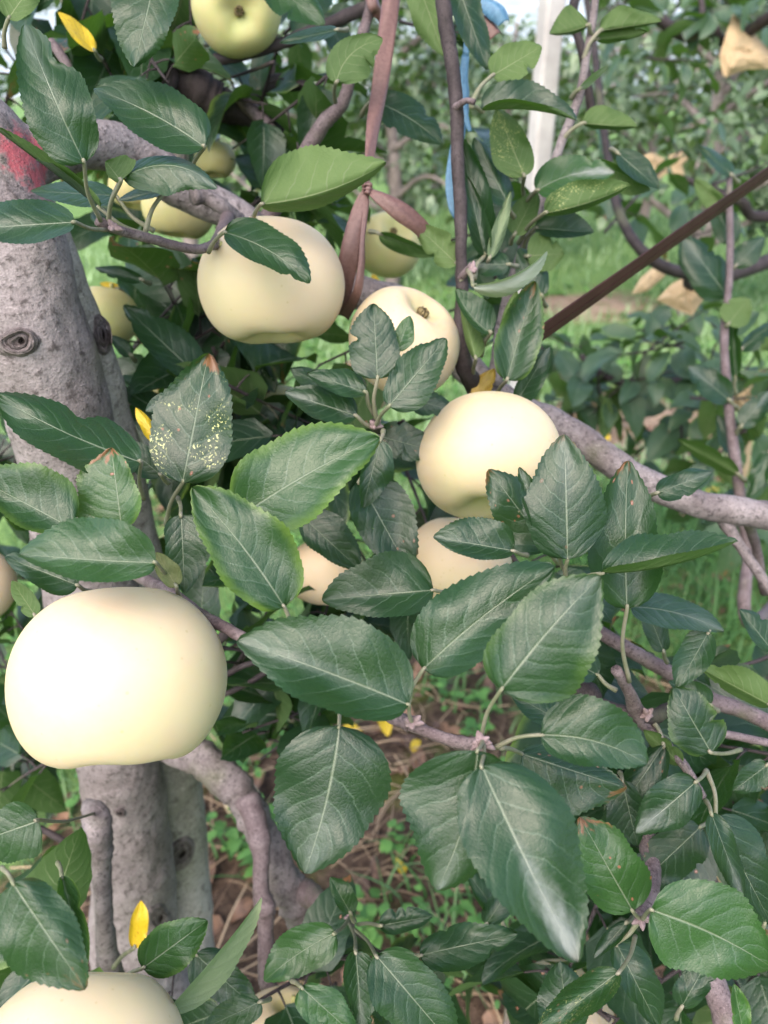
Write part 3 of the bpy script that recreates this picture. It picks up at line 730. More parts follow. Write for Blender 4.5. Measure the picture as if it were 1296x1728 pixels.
M_bud = plain('woolly_bud', (0.13,0.09,0.09), (0.24,0.18,0.19), 220, .8, .2, .6, .0015)
for bx,by,bd,n_ in ((812,1252,.308,9),(695,1218,.316,5),(1082,1550,.392,6),(632,718,.452,5),(192,384,.405,4),(590,1548,.592,5),(797,455,.492,4),(1092,1206,.440,6)):
    bm_=MB(); b0=at(bx,by,bd)
    for k in range(n_):
        a=k*2.4+bx; v=camvec(math.cos(a),math.sin(a)*.8,.5+.4*math.sin(a*3)).normalized(); L=.0030+.0035*((k*37)%10)/10
        bm_.tube([(*(b0-v*.002),.0018),(*(b0+v*L*.5),.0016),(*(b0+v*L),.0004)],7,3,.25,k)
    bm_.build('bud',M_bud,TREE,b0)
# ------------------------------------------------------------------ the traced leaves
LEAFN = [0]
EXTRA = MB(); EXTRA_P = MB()
def leaf(base, tip, a, b, d, pet=None, into=None, tone=.35, yel=0, spot=0, fleck=0, powder=0, yleaf=0, brown=0, parent=TREE, name='leaf', label=None, petw=4.2, **kw):
    LEAFN[0]+=1; sd=LEAFN[0]
    ta=(tone,yel,spot,(sd*0.618)%1); tb=(fleck,powder,yleaf,brown)
    mb=MB() if into is None else into[0]; traced_leaf(mb, base, tip, a, b, d, seed=sd, ta=ta, tb=tb, **kw)
    dt=kw.get('dt'); dt = d if dt is None else dt
    o=None
    if into is None:
        o=mb.build(name, M_leaf, parent, at(*base,d))
        if label: o['label']=label
    e=(Vector(tip)-Vector(base)).normalized()
    if pet is None:
        L=0.16*(Vector(tip)-Vector(base)).length
        pet=(base[0]-e.x*L, base[1]-e.y*L+3, d+0.018)
    elif len(pet)==2: pet=(*pet,d+0.012)
    p0=Vector(base); p2=Vector(pet[:2]); pm=(p0+p2)/2+Vector((-(p2-p0).y,(p2-p0).x))*0.08
    e0=p0+e*6
    pm_=MB() if into is None else into[1]
    pm_.tube([(*at(e0.x,e0.y,d+.0006),petw*.55*d/F),(*at(p0.x,p0.y,d),petw*.8*d/F),(*at(pm.x,pm.y,(d+pet[2])/2-.001),petw*.85*d/F),(*at(p2.x,p2.y,pet[2]),petw*1.15*d/F)],8,5)
    if into is None: pm_.build('petiole', M_pet, o, at(*base,d))
    return o
LQ=[]
def L_(*a_, **k_): LQ.append((a_, k_))
# --- upper left
L_((142,275),(42,40),63,64,.360,(170,372,.400),tone=.30,powder=.25,sag=-.01,bites=((1,.72,.10,.45),),bend=4)
L_((265,-50),(226,113),56,62,.375,(285,-90),tone=.25)
L_((14,32),(75,-55),48,30,.41,(8,80),tone=.5,under=True)
L_((345,248),(158,150),46,62,.395,(320,300,.44),tone=.30,bend=-8,rip=.16,powder=.1)
L_((206,300),(367,318),18,52,.385,(182,384,.412),bend=30,tone=.30,powder=.3)
L_((204,306),(178,272),12,42,.383,(183,380,.412),tone=.3,under=True)
L_((127,375),(-75,388),30,48,.350,(178,388,.408),tone=.22,powder=.15)
L_((170,352),(-25,205),-14,22,.415,(252,398,.43),tone=.35,under=True,label='olive underside of a leaf beneath the large grey one')
L_((195,330),(52,322),22,22,.44,(260,390,.44),tone=.35)
L_((282,318),(200,338),10,15,.43,(245,392,.43),tone=.15,powder=.2)
L_((378,392),(523,478),44,30,.425,(352,425,.452),tone=.28,bend=12,dt=.415)
L_((440,345),(652,274),84,24,.43,(427,372,.47),tone=.75,under=True,bend=-14,yel=.3)
L_((567,140),(646,66),34,50,.50,(566,172,.60),tone=.35,under=True,bend=18,brown=0)
L_((570,50),(472,72),12,15,.51,tone=.15)
L_((438,-45),(548,42),38,36,.56,tone=.55)
L_((628,170),(746,243),36,34,.56,(610,195,.60),tone=.12,bend=8)
L_((700,-45),(750,95),36,34,.545,tone=.55,under=True)
L_((772,-25),(823,118),30,27,.52,tone=.15)
L_((830,128),(914,78),38,34,.50,(797,172,.487),tone=.55,under=True)
L_((812,188),(973,204),52,-18,.50,(795,178,.487),tone=.12,bend=10)
L_((885,298),(838,183),38,34,.53,(885,335,.60),tone=.25,under=True,fleck=.5)
L_((905,322),(1038,290),40,34,.545,(880,360,.60),tone=.8,powder=1.0,bend=12)  # sky reflection painted on as a whitish film and paler tone
L_((918,360),(1064,312),46,10,.530,(875,410,.60),tone=.4,under=True,fleck=.6,bend=-6)
L_((1008,272),(1098,320),12,34,.60,(990,300,.61),tone=.4,under=True)
L_((1042,258),(1112,318),28,18,.59,tone=.12)
L_((902,385),(1002,392),42,14,.58,(880,425,.605),tone=.12)
L_((915,500),(876,418),28,26,.575,tone=.15)
L_((868,396),(906,322),26,24,.57,tone=.35,under=True)
L_((890,432),(952,428),42,30,.57,tone=.4,under=True)
L_((994,42),(927,57),6,44,.59,(1000,60,.60),tone=.45,under=True,bend=4)
L_((1012,52),(1117,36),36,6,.59,(985,100,.60),tone=.5,under=True)
L_((1006,66),(1092,54),18,12,.60,tone=.7,under=True)
L_((983,208),(1075,214),34,10,.59,(948,238,.60),tone=.5,under=True)
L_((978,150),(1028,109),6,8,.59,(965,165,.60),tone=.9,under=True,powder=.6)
# --- right of the vertical shoot
L_((822,420),(782,234),24,30,.535,(800,470,.51),tone=.12,powder=.15)
L_((858,345),(800,232),30,24,.54,tone=.15)
L_((818,432),(789,298),18,20,.52,(800,458,.50),tone=.12,powder=.3)
L_((826,436),(862,322),12,14,.515,tone=.85,under=True,powder=.3)
L_((860,446),(782,446),22,22,.52,tone=.15,powder=.5)
L_((772,446),(702,380),26,30,.515,(780,475,.51),tone=.6,under=True)
L_((798,482),(923,424),4,24,.470,(790,456,.495),tone=1,under=True,powder=1.55,bend=-16,label='pale woolly young leaf showing its whitish underside')
L_((828,562),(769,487),12,40,.49,(812,600,.53),tone=.35,bend=8)
L_((803,606),(778,502),10,22,.495,(800,640,.55),tone=.7,under=True)
L_((852,594),(872,490),18,18,.50,tone=.75,under=True)
L_((855,642),(903,474),42,42,.49,(838,668,.55),tone=.28,yel=.4,spot=.5)
L_((872,678),(928,585),20,24,.51,tone=.12,powder=.2)
L_((640,394),(736,432),10,22,.60,tone=.25,under=True)
# --- centre, in front of the eyed apple
L_((637,640),(630,512),48,44,.435,(636,712,.455),tone=.12,bites=((0,.55,.05,.35),))
L_((670,592),(692,533),18,20,.44,tone=.75)
L_((656,686),(753,571),42,46,.425,(633,722,.455),tone=.15)
L_((618,662),(518,630),20,28,.440,(632,700,.455),tone=.2)
L_((602,702),(480,662),26,36,.445,(630,722,.457),tone=.10,powder=.3)
L_((690,672),(768,694),24,22,.47,tone=.12,powder=.15)
L_((636,735),(735,762),36,32,.475,tone=.08,spot=.5)
L_((555,655),(490,622),20,20,.48,tone=.1)
L_((404,872),(641,738),92,72,.365,tone=.62,yel=.5,spot=.0,bend=6,label='broad light green leaf with a yellowing margin and a browned tip')
L_((642,742),(612,858),38,20,.42,tone=.15)
L_((606,812),(692,966),66,46,.43,(650,745,.46),tone=.12,spot=.6)
L_((510,872),(608,962),44,30,.47,tone=.1)
L_((732,996),(543,1012),42,72,.395,tone=.22,powder=.12)
L_((480,1025),(324,822),66,82,.330,(520,1080,.345),tone=.40,yel=.5,bend=-6)
L_((308,815),(352,596),74,72,.395,(280,885,.43),tone=.16,fleck=1,spot=.8,label='dark leaf peppered with pale yellow flecks')
L_((238,780),(-14,664),52,52,.375,(242,842,.41),tone=.30,bend=8,rip=.15,bites=((1,.45,.09,.35),))
L_((206,892),(188,755),82,40,.355,tone=.75,spot=.9,yel=.3)
L_((122,892),(-50,800),38,76,.345,tone=.35,yel=.4)
L_((264,950),(32,935),42,78,.310,(305,985,.40),tone=.45,bend=2,powder=.1)
L_((305,868),(312,1000),48,34,.37,(300,840,.42),tone=.15)
L_((132,988),(8,940),30,42,.37,tone=.12)
L_((60,1040),(20,980),18,22,.40,tone=.3,under=True)
L_((298,990),(263,932),18,22,.345,(305,1010,.38),tone=.5,under=True,brown=.25)
L_((272,802),(200,742),26,28,.43,tone=.06)
L_((292,705),(202,655),22,26,.60,tone=.1)
L_((222,600),(186,566),12,14,.58,tone=.15,powder=.3)
L_((345,645),(208,515),30,42,.60,tone=.12)
L_((285,668),(246,694),14,14,.44,tone=.1,powder=.3)
L_((240,472),(160,452),12,14,.60,tone=.12,powder=.3)
# --- the big lower cluster
L_((690,1190),(399,1082),66,104,.300,(697,1222,.318),tone=.27,powder=.2,bend=-4)
L_((714,1130),(936,955),84,66,.312,(688,1195,.318),tone=.27,bend=8)
L_((845,1165),(1014,972),78,100,.282,(812,1246,.312),tone=.25,bend=6,yel=.15,powder=.15)
L_((572,1224),(514,1474),104,98,.312,(566,1180,.33),tone=.16,bend=8,powder=.25)
L_((806,1266),(737,1502),84,112,.288,(815,1248,.31),tone=.24,powder=.25,bend=12,rip=.16,bites=((0,.62,.07,.25),))
L_((812,1292),(976,1624),106,88,.276,(815,1252,.31),tone=.24,powder=.95,bend=-4,dt=.265)
L_((912,1240),(1092,1290),76,52,.306,(835,1262,.313),tone=.30,bend=14,powder=.1)
L_((880,1272),(1058,1330),34,84,.350,(845,1262,.33),tone=.18,spot=.6)
L_((868,930),(731,906),26,52,.365,tone=.14,powder=.15)
L_((926,926),(824,792),54,46,.400,tone=.16,spot=.7)
L_((958,944),(952,733),72,66,.365,(955,975,.38),tone=.14,powder=.25,spot=.3)
L_((944,938),(876,788),26,24,.370,tone=.14,powder=.2)
L_((1058,1028),(1060,777),62,64,.385,(1062,1150,.42),tone=.20,spot=.9,bend=4)
L_((1014,968),(1246,913),68,-18,.355,tone=.22,bend=-14)
L_((1108,832),(1202,797),24,26,.43,tone=.12,powder=.2)
L_((1064,1024),(1222,1066),30,30,.41,tone=.22,bend=10,powder=.25,dt=.42)
L_((1196,1066),(1142,1162),30,36,.415,tone=.22,dt=.405)
L_((1200,1270),(1136,1160),50,50,.400,(1250,1265,.45),tone=.12,yel=.2)
L_((1300,1190),(1183,1128),16,40,.44,tone=.45,under=True)
L_((1305,1100),(1248,1028),16,28,.44,tone=.15)
L_((1150,1290),(1086,1232),16,20,.44,tone=.55,under=True)
L_((1176,1318),(1073,1406),44,48,.365,(1192,1300,.40),tone=.12,powder=.75)
L_((1208,1378),(1300,1556),52,30,.375,(1192,1300,.40),tone=.10)
L_((1200,1372),(1256,1522),24,24,.362,tone=.12,powder=.4)
L_((1068,1538),(978,1378),54,64,.370,(1082,1550,.395),tone=.75,spot=.9)
L_((1098,1535),(1302,1632),88,84,.335,(1084,1552,.395),tone=.72,bend=8)
L_((1182,1395),(1082,1490),52,46,.43,tone=.1,spot=.6)
L_((1050,1318),(1076,1428),26,44,.43,tone=.05)
L_((1058,1556),(1002,1618),14,18,.40,tone=.08,powder=.3)
L_((1045,1640),(905,1745),30,38,.355,(1072,1580,.39),tone=.38,fleck=.35,spot=.3)
L_((1040,1592),(1112,1735),44,28,.40,(1076,1556,.395),tone=.16)
L_((960,1745),(945,1622),56,42,.43,tone=.08)
L_((1255,1745),(1238,1660),14,20,.34,tone=.95,yel=.3)
L_((1120,1258),(1010,1420),40,34,.44,(1100,1215,.45),tone=.08,spot=.6)
L_((1075,1400),(1020,1300),30,26,.45,tone=.06)
L_((1200,1190),(1128,1150),14,26,.46,tone=.3)
L_((1296,1290),(1236,1335),30,24,.46,tone=.2)
L_((1290,1560),(1330,1420),40,30,.42,tone=.12)
L_((1150,1700),(1206,1600),34,30,.43,tone=.14)
L_((820,1560),(880,1470),24,26,.50,tone=.12)
L_((1010,1140),(905,1080),30,34,.44,(1040,1165,.44),tone=.2,spot=.5)
L_((960,1225),(862,1170),24,30,.42,(990,1240,.43),tone=.18)
L_((1120,1100),(1085,1010),22,24,.47,tone=.12)
# --- bottom left and bottom centre
L_((66,1384),(-50,1425),58,46,.335,(160,1372,.62),tone=.33)
L_((22,1490),(144,1670),58,90,.276,tone=.30,spot=.3,powder=.15)
L_((104,1478),(146,1632),26,18,.31,tone=.40,yel=.5)
L_((240,1634),(350,1553),44,46,.360,(196,1660,.42),tone=.65,yel=.2)
L_((284,1706),(441,1514),6,34,.350,tone=.75,under=True,powder=.4,bend=-8,label='folded leaf showing its grey-green underside')
L_((566,1574),(446,1656),42,44,.385,(590,1548,.59),tone=.65,bend=-6)
L_((600,1604),(612,1748),36,24,.37,(589,1556,.59),tone=.12,powder=.5)
L_((634,1612),(768,1768),62,60,.365,(596,1566,.59),tone=.26)
L_((508,1666),(604,1752),36,40,.36,tone=.65)
L_((640,1562),(730,1546),28,22,.40,(604,1560,.59),tone=.10)
L_((708,1612),(874,1576),42,40,.415,tone=.2)
L_((592,1542),(557,1480),14,26,.43,tone=.35)
L_((846,1552),(764,1436),16,26,.52,tone=.2)
L_((440,1690),(345,1735),32,30,.40,tone=.3)
L_((330,1610),(430,1700),40,44,.45,tone=.08)
# yellow leaves
L_((160,86),(98,20),12,16,.55,tone=.5,yleaf=1,name='yellow_leaf',label='curled yellow leaf with dark spots at the top left')
L_((268,748),(229,688),14,11,.455,tone=.5,yleaf=1,name='yellow_leaf',label='small yellow leaf beside the pale trunk')
L_((226,1600),(238,1520),14,22,.55,(192,1632,.60),tone=.5,yleaf=1,name='yellow_leaf',label='ragged yellow leaf with a browning edge in front of the lower trunk')
L_((200,488),(168,478),6,8,.66,yleaf=1,name='yellow_leaf',label='scrap of yellow leaf above a shaded greenish apple')
L_((640,490),(628,462),8,9,.80,yleaf=1,name='yellow_leaf',label='scrap of yellow leaf above the apple with the open eye')
L_((800,672),(835,622),16,16,.54,brown=.45,yleaf=.9,name='brown_leaf',label='withered orange-brown leaf above the middle right apple')

def leaf_size(q):
    (b_, t_, wa, wb), k_ = q[0][:4], q[1]
    vis = [min(max(p[0],0),1296) for p in (b_, t_)] + [min(max(p[1],0),1728) for p in (b_, t_)]
    return 1e9 if 'label' in k_ else math.hypot(vis[0]-vis[1], vis[2]-vis[3])*(abs(wa)+abs(wb))
BIG = set(sorted(range(len(LQ)), key=lambda n_: -leaf_size(LQ[n_]))[:100])
SML = (MB(), MB())
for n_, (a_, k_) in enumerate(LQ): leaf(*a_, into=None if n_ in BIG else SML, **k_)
o = SML[0].build('small_leaves', M_leaf, TREE); o['kind'] = 'stuff'; o['label'] = 'smaller leaves scattered between the large ones'
SML[1].build('petioles', M_pet, o, WO[o.name])['kind'] = 'stuff'

# ================================================================== APPLES
AP3=[]
def apple(x, y, d, rpx, ax=(0,1,0), label='', mat=M_apple, ay=.86, calyx=False, stalk=None, seed=0, world=None, group='apples on the tree', squash=1.0):
    c = at(x,y,d) if world is None else Vector(world); r=rpx*d/F
    up_=camvec(*ax).normalized(); xx=up_.orthogonal().normalized(); 
    xx=(RIGHT-up_*RIGHT.dot(up_)); xx = xx.normalized() if xx.length>.05 else up_.orthogonal().normalized()
    yy=up_.cross(xx)
    root=empty('apple', c); tag(root, label, 'apple', group)
    TA_=[]; mb=MB(); V=[];UV=[]; nu,nv=64,44; ph=seed*1.7
    def prof(f, a):
        s_=math.sin(f); cz=math.cos(f)
        lob=1+0.022*math.cos(5*a+ph)*(0.25+0.75*max(0,-cz)) + 0.035*math.sin(a+ph) +0.02*math.sin(2*a+ph*2)
        x_=s_**0.90*lob*(1+0.05*cz)
        z_=ay*(cz if abs(cz)<1 else cz)
        k=abs(s_)
        if cz>0: z_+= .07*(1-k*k)-.36*math.exp(-(k/.17)**1.4)
        else: z_+= .36*math.exp(-(k/.37)**1.9) + 0.010*math.cos(5*a+ph)*math.exp(-((k-.5)/.25)**2)
        return x_, z_
    for i in range(nv+1):
        f=math.pi*i/nv
        f=min(max(f,1e-4),math.pi-1e-4)
        for k in range(nu):
            a=2*math.pi*k/nu; x_,z_=prof(f,a)
            p=(xx*math.cos(a)+yy*math.sin(a))*x_*r + up_*(z_-.02)*r*squash
            p*=1+0.018*mnoise.noise(p/r*1.3+Vector((seed*3,0,0)))
            V.append(c+p); UV.append((k/nu,i/nv)); s__=math.sin(f); TA_.append((math.exp(-(s__/.16)**2) if math.cos(f)>0 else 0, math.exp(-(s__/.30)**2), 0, 0))
    Fc=[(i*nu+k,(i+1)*nu+k,(i+1)*nu+(k+1)%nu,i*nu+(k+1)%nu) for i in range(nv) for k in range(nu)]
    mb.add(V,Fc,UV); mb.ta=TA_; mb.build('fruit', mat, root, c); AP3.append((c, r))
    zt=(ay-.29-.02)*r*squash
    st=MB(); top=c+up_*zt
    end = at(*stalk) if stalk else c+up_*(zt+.45*r)+xx*r*.12
    st.tube([(*(top-up_*.002),.0016),(*(top.lerp(end,.5)+xx*.0015),.0013),(*end,.0019)],8,5); st.build('stalk', M_stalk, root, c)
    if calyx:
        cm=MB(); cb=c-up_*((ay-.36+.025)*r*squash)
        for k in range(12):
            a=2*math.pi*k/12+.2*math.sin(k*5); o_=(xx*math.cos(a)+yy*math.sin(a))
            rr_=.10*r
            cm.tube([(*(cb+o_*rr_*.6-up_*0.0005),.0012),(*(cb+o_*rr_*.9-up_*.0035),.0010),(*(cb+o_*rr_*(.3 if k%2 else .7)-up_*.0055),.0003)],5,3)
        cm.build('calyx', M_calyx, root, c)
    return root
apple(198,1152,.352,180,(-.07,1,-.24),'largest cream apple, hanging low at the left in front of the trunk',ay=.87,stalk=(322,1030,.375),seed=1)
apple(461,484,.500,121,(-.06,1,.06),'cream apple under the twig, with a holed leaf lying over its upper right',ay=.87,stalk=(362,412,.46),seed=2)
apple(828,776,.480,123,(.03,1,-.34),'cream apple at the foot of the dark upright shoot, right of centre',ay=.85,stalk=(815,690,.58),seed=3)
apple(682,574,.520,94,(-.50,-.64,-.60),'cream apple behind the dark leaf cluster, turned so that its closed calyx shows',calyx=True,ay=.90,seed=4)
apple(398,12,.64,77,(-.25,.62,-.75),'yellowish apple at the top edge with its dark open calyx facing out',calyx=True,mat=M_appleg,ay=.88,seed=5)
apple(140,1806,.330,172,(.05,1,-.55),'cream apple cut off by the bottom edge at the left',ay=.86,stalk=(150,1700,.385),seed=6)
apple(302,352,.72,62,(.1,1,.2),'shaded yellow apple peeping out under the painted limb',mat=M_appleg,seed=7)
apple(654,412,.95,56,(-.3,-.35,-.9),'shaded yellow-green apple behind the hanging ribbon ends',mat=M_appleg,calyx=True,seed=8)
apple(178,535,.66,56,(.1,1,.1),'pale green apple half hidden behind the edge of the trunk',mat=M_appleg,seed=9)
apple(775,950,.60,88,(.1,1,.1),'cream apple directly below the right centre one, mostly behind leaves',seed=10)
apple(550,968,.66,66,(.1,1,.1),'cream apple glimpsed between the leaves in the middle of the crown',seed=11)
apple(-55,990,.66,76,(.1,1,.1),'pale apple cut off by the left edge above the largest one',seed=12)
apple(252,672,.80,52,(.1,1,.1),'green apple in deep shade behind the yellow scrap of leaf',mat=M_appleg,seed=14)
apple(612,652,.76,52,(.1,1,.1),'small pale apple peeping out below the one with the closed calyx',seed=16)
apple(470,692,.76,50,(.1,1,.1),'shaded yellow apple beside the flecked leaf',mat=M_appleg,seed=17)
apple(724,1036,.78,42,(.1,1,.1),'pale apple seen through a gap between the two big lower leaves',seed=18)
apple(362,270,.76,34,(.1,1,.1),'yellow apple behind the top of the painted limb',mat=M_appleg,seed=19)
apple(226,318,.74,42,(.1,1,.1),'shaded brownish yellow apple tucked under the painted limb by the trunk',mat=M_appleg,seed=20)
apple(478,1762,.60,88,(.1,1,.1),'cream apple at the bottom edge beneath the folded leaves',seed=21)
apple(948,1716,.62,88,(.1,1,.1),'cream apple low at the right, behind the pointed leaf tip',seed=22)
apple(1256,1452,.70,80,(.1,1,.1),'cream apple at the right edge behind dark leaves',seed=23)
gp=ground_at(412,1378); apple(0,0,1.0,42,(.5,.5,.7),'small pale windfall apple lying on the ground behind the arching limb',world=(gp.x,gp.y,gh(gp.x,gp.y)+.026),seed=24,group='windfall apples')

# ------------------------------------------------------------------ the tree's deeper foliage
fr = random.Random(21)
fol = MB(); folt = MB()
# sparse gaps of the real crown, where stems, ground and the rows behind show through
ZON=[(140,1290,460,1620),(600,1130,900,1240),(610,1330,860,1560),(935,320,1296,720),(640,90,760,400),(895,20,960,330),(960,690,1296,890),(1090,915,1296,1050),(268,340,340,400),(160,495,205,560),(352,250,376,296)]
def fill(x0,y0,x1,y1,d0,d1,n,size=.075,tone=(0.02,.35),lv=(4,7),ang=None,rows=10):
    for _ in range(n):
        x=fr.uniform(x0,x1); y=fr.uniform(y0,y1); d=fr.uniform(d0,d1)
        P=at(x,y,d)
        dr=Vector((fr.uniform(-1,1), fr.uniform(-.8,.5), fr.uniform(-.7,.8)))
        Ls=fr.uniform(.05,.12)
        shoot(fol, folt, P-dr.normalized()*Ls*.5, dr, Ls, fr.randint(*lv), size, tone, .0018, fr, rows, .6, ZON)
fill(0,-60,330,230,.62,.95,13)
fill(330,-40,600,200,.66,1.0,12)
fill(660,-60,740,60,.75,.95,1)
fill(180,330,560,480,.68,.95,15,tone=(0,.2))
fill(230,470,480,760,.64,.85,24,tone=(0,.2))
fill(440,580,720,760,.62,.85,13,tone=(0,.2))
fill(500,280,600,400,.72,.95,4)
fill(640,320,720,400,.75,.95,1)
fill(800,220,930,600,.70,.95,7)
fill(400,850,800,1060,.56,.75,15,tone=(0,.2))
fill(0,700,150,1000,.70,.9,9,tone=(0,.2))
fill(0,1030,60,1320,.72,1.0,10,tone=(0,.2))
fill(370,1060,570,1260,.60,.85,15,tone=(0,.2))
fill(900,900,1060,1200,.52,.7,9,tone=(0,.3))
fill(880,1240,1296,1500,.55,.8,14,tone=(0,.3))
fill(900,1560,1296,1760,.50,.7,11,tone=(0,.3))
fill(1200,1050,1320,1350,.55,.75,5)
fill(480,1560,640,1740,.55,.7,6,tone=(0,.2))
fill(300,1620,470,1740,.55,.62,4,tone=(0,.25))
fill(0,1440,140,1640,.50,.6,4,tone=(0,.3))
fill(690,1560,880,1640,.62,.75,3)
o=fol.build('foliage', M_leaf, TREE); o['kind']='stuff'; o['label']='deeper leaves of the crown in shade'
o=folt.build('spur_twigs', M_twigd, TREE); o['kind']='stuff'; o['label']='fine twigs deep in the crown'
# crown overhead, out of frame above the camera: what shades the inside of the tree
cr = MB(); crt = MB()
for i in range(70):
    P=Vector((fr.uniform(-.75,.55), fr.uniform(.40,1.15), fr.uniform(1.42,2.0)))
    q=P-CAM; dep=q.dot(FWD); sy=864-F*q.dot(UP)/max(dep,.01)
    if sy > -140 : continue
    dr=Vector((fr.uniform(-1,1), fr.uniform(-1,.6), fr.uniform(-.3,.9)))
    shoot(cr, crt, P, dr, fr.uniform(.1,.22), fr.randint(6,9), .085, (0.05,.4), .002, fr, 8, .6)
if cr.v:
    o=cr.build('upper_foliage', M_leaf, TREE); o['kind']='stuff'; o['label']='upper crown leaves above the picture'
    o=crt.build('upper_twigs', M_twigd, TREE); o['kind']='stuff'; o['label']='upper crown twigs above the picture'

# ================================================================== RIBBONS
def fabric(name, c1, c2, rough=.42):
    g=NG(name); uv=g.n('ShaderNodeUVMap').outputs[0]
    n1=g.noise(g.scaled(uv,6,1.5,1),3,4); col=g.mix(g.ramp(n1,.3,.7),c1,c2)
    nn=g.noise(g.scaled(uv,18,2.2,1),4,3)
    return g.done(g.bsdf(col,rough,.5,g.bump(nn,.35,.002)))
M_brown = fabric('ribbon_brown',(0.105,0.052,0.047),(0.150,0.080,0.072))
M_strap = plain('strap_brown',(0.026,0.0085,0.008),(0.036,0.013,0.012),60,.55,.18,.2,.0006)
M_blue = fabric('ribbon_blue',(0.050,0.130,0.225),(0.08,0.185,0.29))
def ribbon(mb, pts, fold=.25, thick=.0006, cup=1, slant=0.0):
    """pts: (x, y, depth, half width px, twist) - a band with thickness, gently cupped"""
    C=catmull(pts,7); V=[];UV=[]; m=7; L=0; prev=None
    for i,c in enumerate(C):
        a=Vector(C[max(0,i-1)][:2]); b=Vector(C[min(len(C)-1,i+1)][:2]); e=(b-a).normalized(); n=Vector((e.y,-e.x))
        x,y,d,hw,tw=c; P=at(x,y,d)
        if prev is not None: L+=(P-prev).length
        prev=P; hw_=hw*d/F
        ac=(at(x+n.x,y+n.y,d)-at(x,y,d)).normalized(); W_=ac*math.cos(tw)+FWD*math.sin(tw); N_=(-FWD*math.cos(tw)+ac*math.sin(tw))
        for face in (0,1):
            for k in range(m):
                s_=(k/(m-1))*2-1
                V.append(P+W_*(s_*hw_)+N_*(cup*fold*hw_*(1-s_*s_)+.12*hw_*math.sin(L*60+s_*3)) - (N_*thick if face else Vector()))
                UV.append((L*20, k/(m-1)))
    q=2*m; Fc=[]
    for i in range(len(C)-1):
        for k in range(m-1):
            Fc.append((i*q+k,(i+1)*q+k,(i+1)*q+k+1,i*q+k+1)); Fc.append((i*q+m+k,i*q+m+k+1,(i+1)*q+m+k+1,(i+1)*q+m+k))
        Fc.append((i*q,i*q+m,(i+1)*q+m,(i+1)*q)); Fc.append((i*q+m-1,(i+1)*q+m-1,(i+1)*q+2*m-1,i*q+2*m-1))
    for i in (0,len(C)-1):
        f=tuple([i*q+k for k in range(m)]+[i*q+m+k for k in range(m-1,-1,-1)]); Fc.append(f if i==0 else f[::-1])
    mb.add(V,Fc,UV)
rib=empty('ribbon', at(620,325,.50)); tag(rib,'brown tape tied in a knot with loose ends, hanging down beside the upper apple','ribbon','ties on the tree')
m=MB(); ribbon(m,[(668,-60,.56,15,.1),(655,40,.55,15,.1),(642,140,.535,14,.2),(630,215,.52,12,.4),(622,280,.507,8,.7),(619,312,.50,5,.9)],.2); m.build('band',M_brown,rib)
m=MB(); ribbon(m,[(618,320,.498,5,.3),(610,345,.497,12,.2),(600,385,.497,16,.1),(590,430,.502,17,.05),(579,480,.517,17,.1),(566,530,.54,17,.2)],.03); m.build('tail',M_brown,rib)
m=MB(); ribbon(m,[(621,318,.499,3,.9),(618,350,.498,6,.7),(613,400,.497,6,.9),(610,450,.50,7,.6),(602,495,.508,8,.5),(580,535,.54,10,.4)],.4); m.build('tail',M_brown,rib)
m=MB(); ribbon(m,[(619,320,.497,4,.5),(640,332,.495,11,.2),(675,355,.50,17,.1),(705,378,.51,16,.2),(722,398,.52,14,.3)],.12); m.build('tail',M_brown,rib)
m=MB()
for k,(dy,rr) in enumerate(((-5,.0042),(1,.0046),(6,.0036))):
    P_=[]
    for i in range(9):
        a=2*math.pi*i/8; P_.append((*(at(620+(math.cos(a)*6),318+dy+math.sin(a)*2+k,.498+.003*math.sin(a))),.0011+.0006*math.sin(i*2+k)))
    m.tube(P_,7,4,.15,k)
m.build('knot',M_brown,rib)
m=MB(); ribbon(m,[(622,-30,.595,11,.1),(630,5,.59,11,.3),(638,22,.595,9,.2),(634,32,.60,7,.2)],.4)
tag(m.build('ribbon',M_brown),'short brown tape loop at the top edge, left of the dark shoot','ribbon','ties on the tree')
# flat taut strap
def strap_mesh():
    mb=MB(); P0=at(908,566,.52); P1=at(1420,204,.74); n=26; ax=(P1-P0); side=UP.cross(ax).normalized()
    V=[];UV=[]
    wv=camvec(.52,.85,0); wv=(wv-ax.normalized()*wv.dot(ax.normalized())).normalized(); nv_=ax.normalized().cross(wv)
    if nv_.dot(FWD)>0: nv_=-nv_
    prof=[(-1,0),(-.97,.07),(-.90,.10),(-.12,.16),(-.08,.05),(-.02,.16),(.90,.12),(.97,.08),(1,0),(.9,-.12),(-.9,-.12)]
    for i in range(n+1):
        t=i/n; c=P0.lerp(P1,t); h=.0066*(1+.03*math.sin(t*19))
        for a,b in prof: V.append(c+wv*a*h+nv_*b*h); UV.append((t*8,(a+1)/2))
    k=len(prof); Fc=[(i*k+j,(i+1)*k+j,(i+1)*k+(j+1)%k,i*k+(j+1)%k) for i in range(n) for j in range(k)]
    Fc+= [tuple(range(k)), tuple(n*k+j for j in range(k))[::-1]]
    mb.add(V,Fc,UV); return mb
tag(strap_mesh().build('strap',M_strap,smooth=False),'taut dark brown flat strap running up to the right edge','strap')
bl=empty('ribbon', at(790,40,.57)); tag(bl,'bright blue strip of cloth tied behind the dark shoot','ribbon','ties on the tree')
m=MB(); ribbon(m,[(790,12,.57,9,.4),(812,6,.568,12,.2),(838,20,.567,17,.1),(852,40,.57,14,.5)],.5); m.build('tail',M_blue,bl)
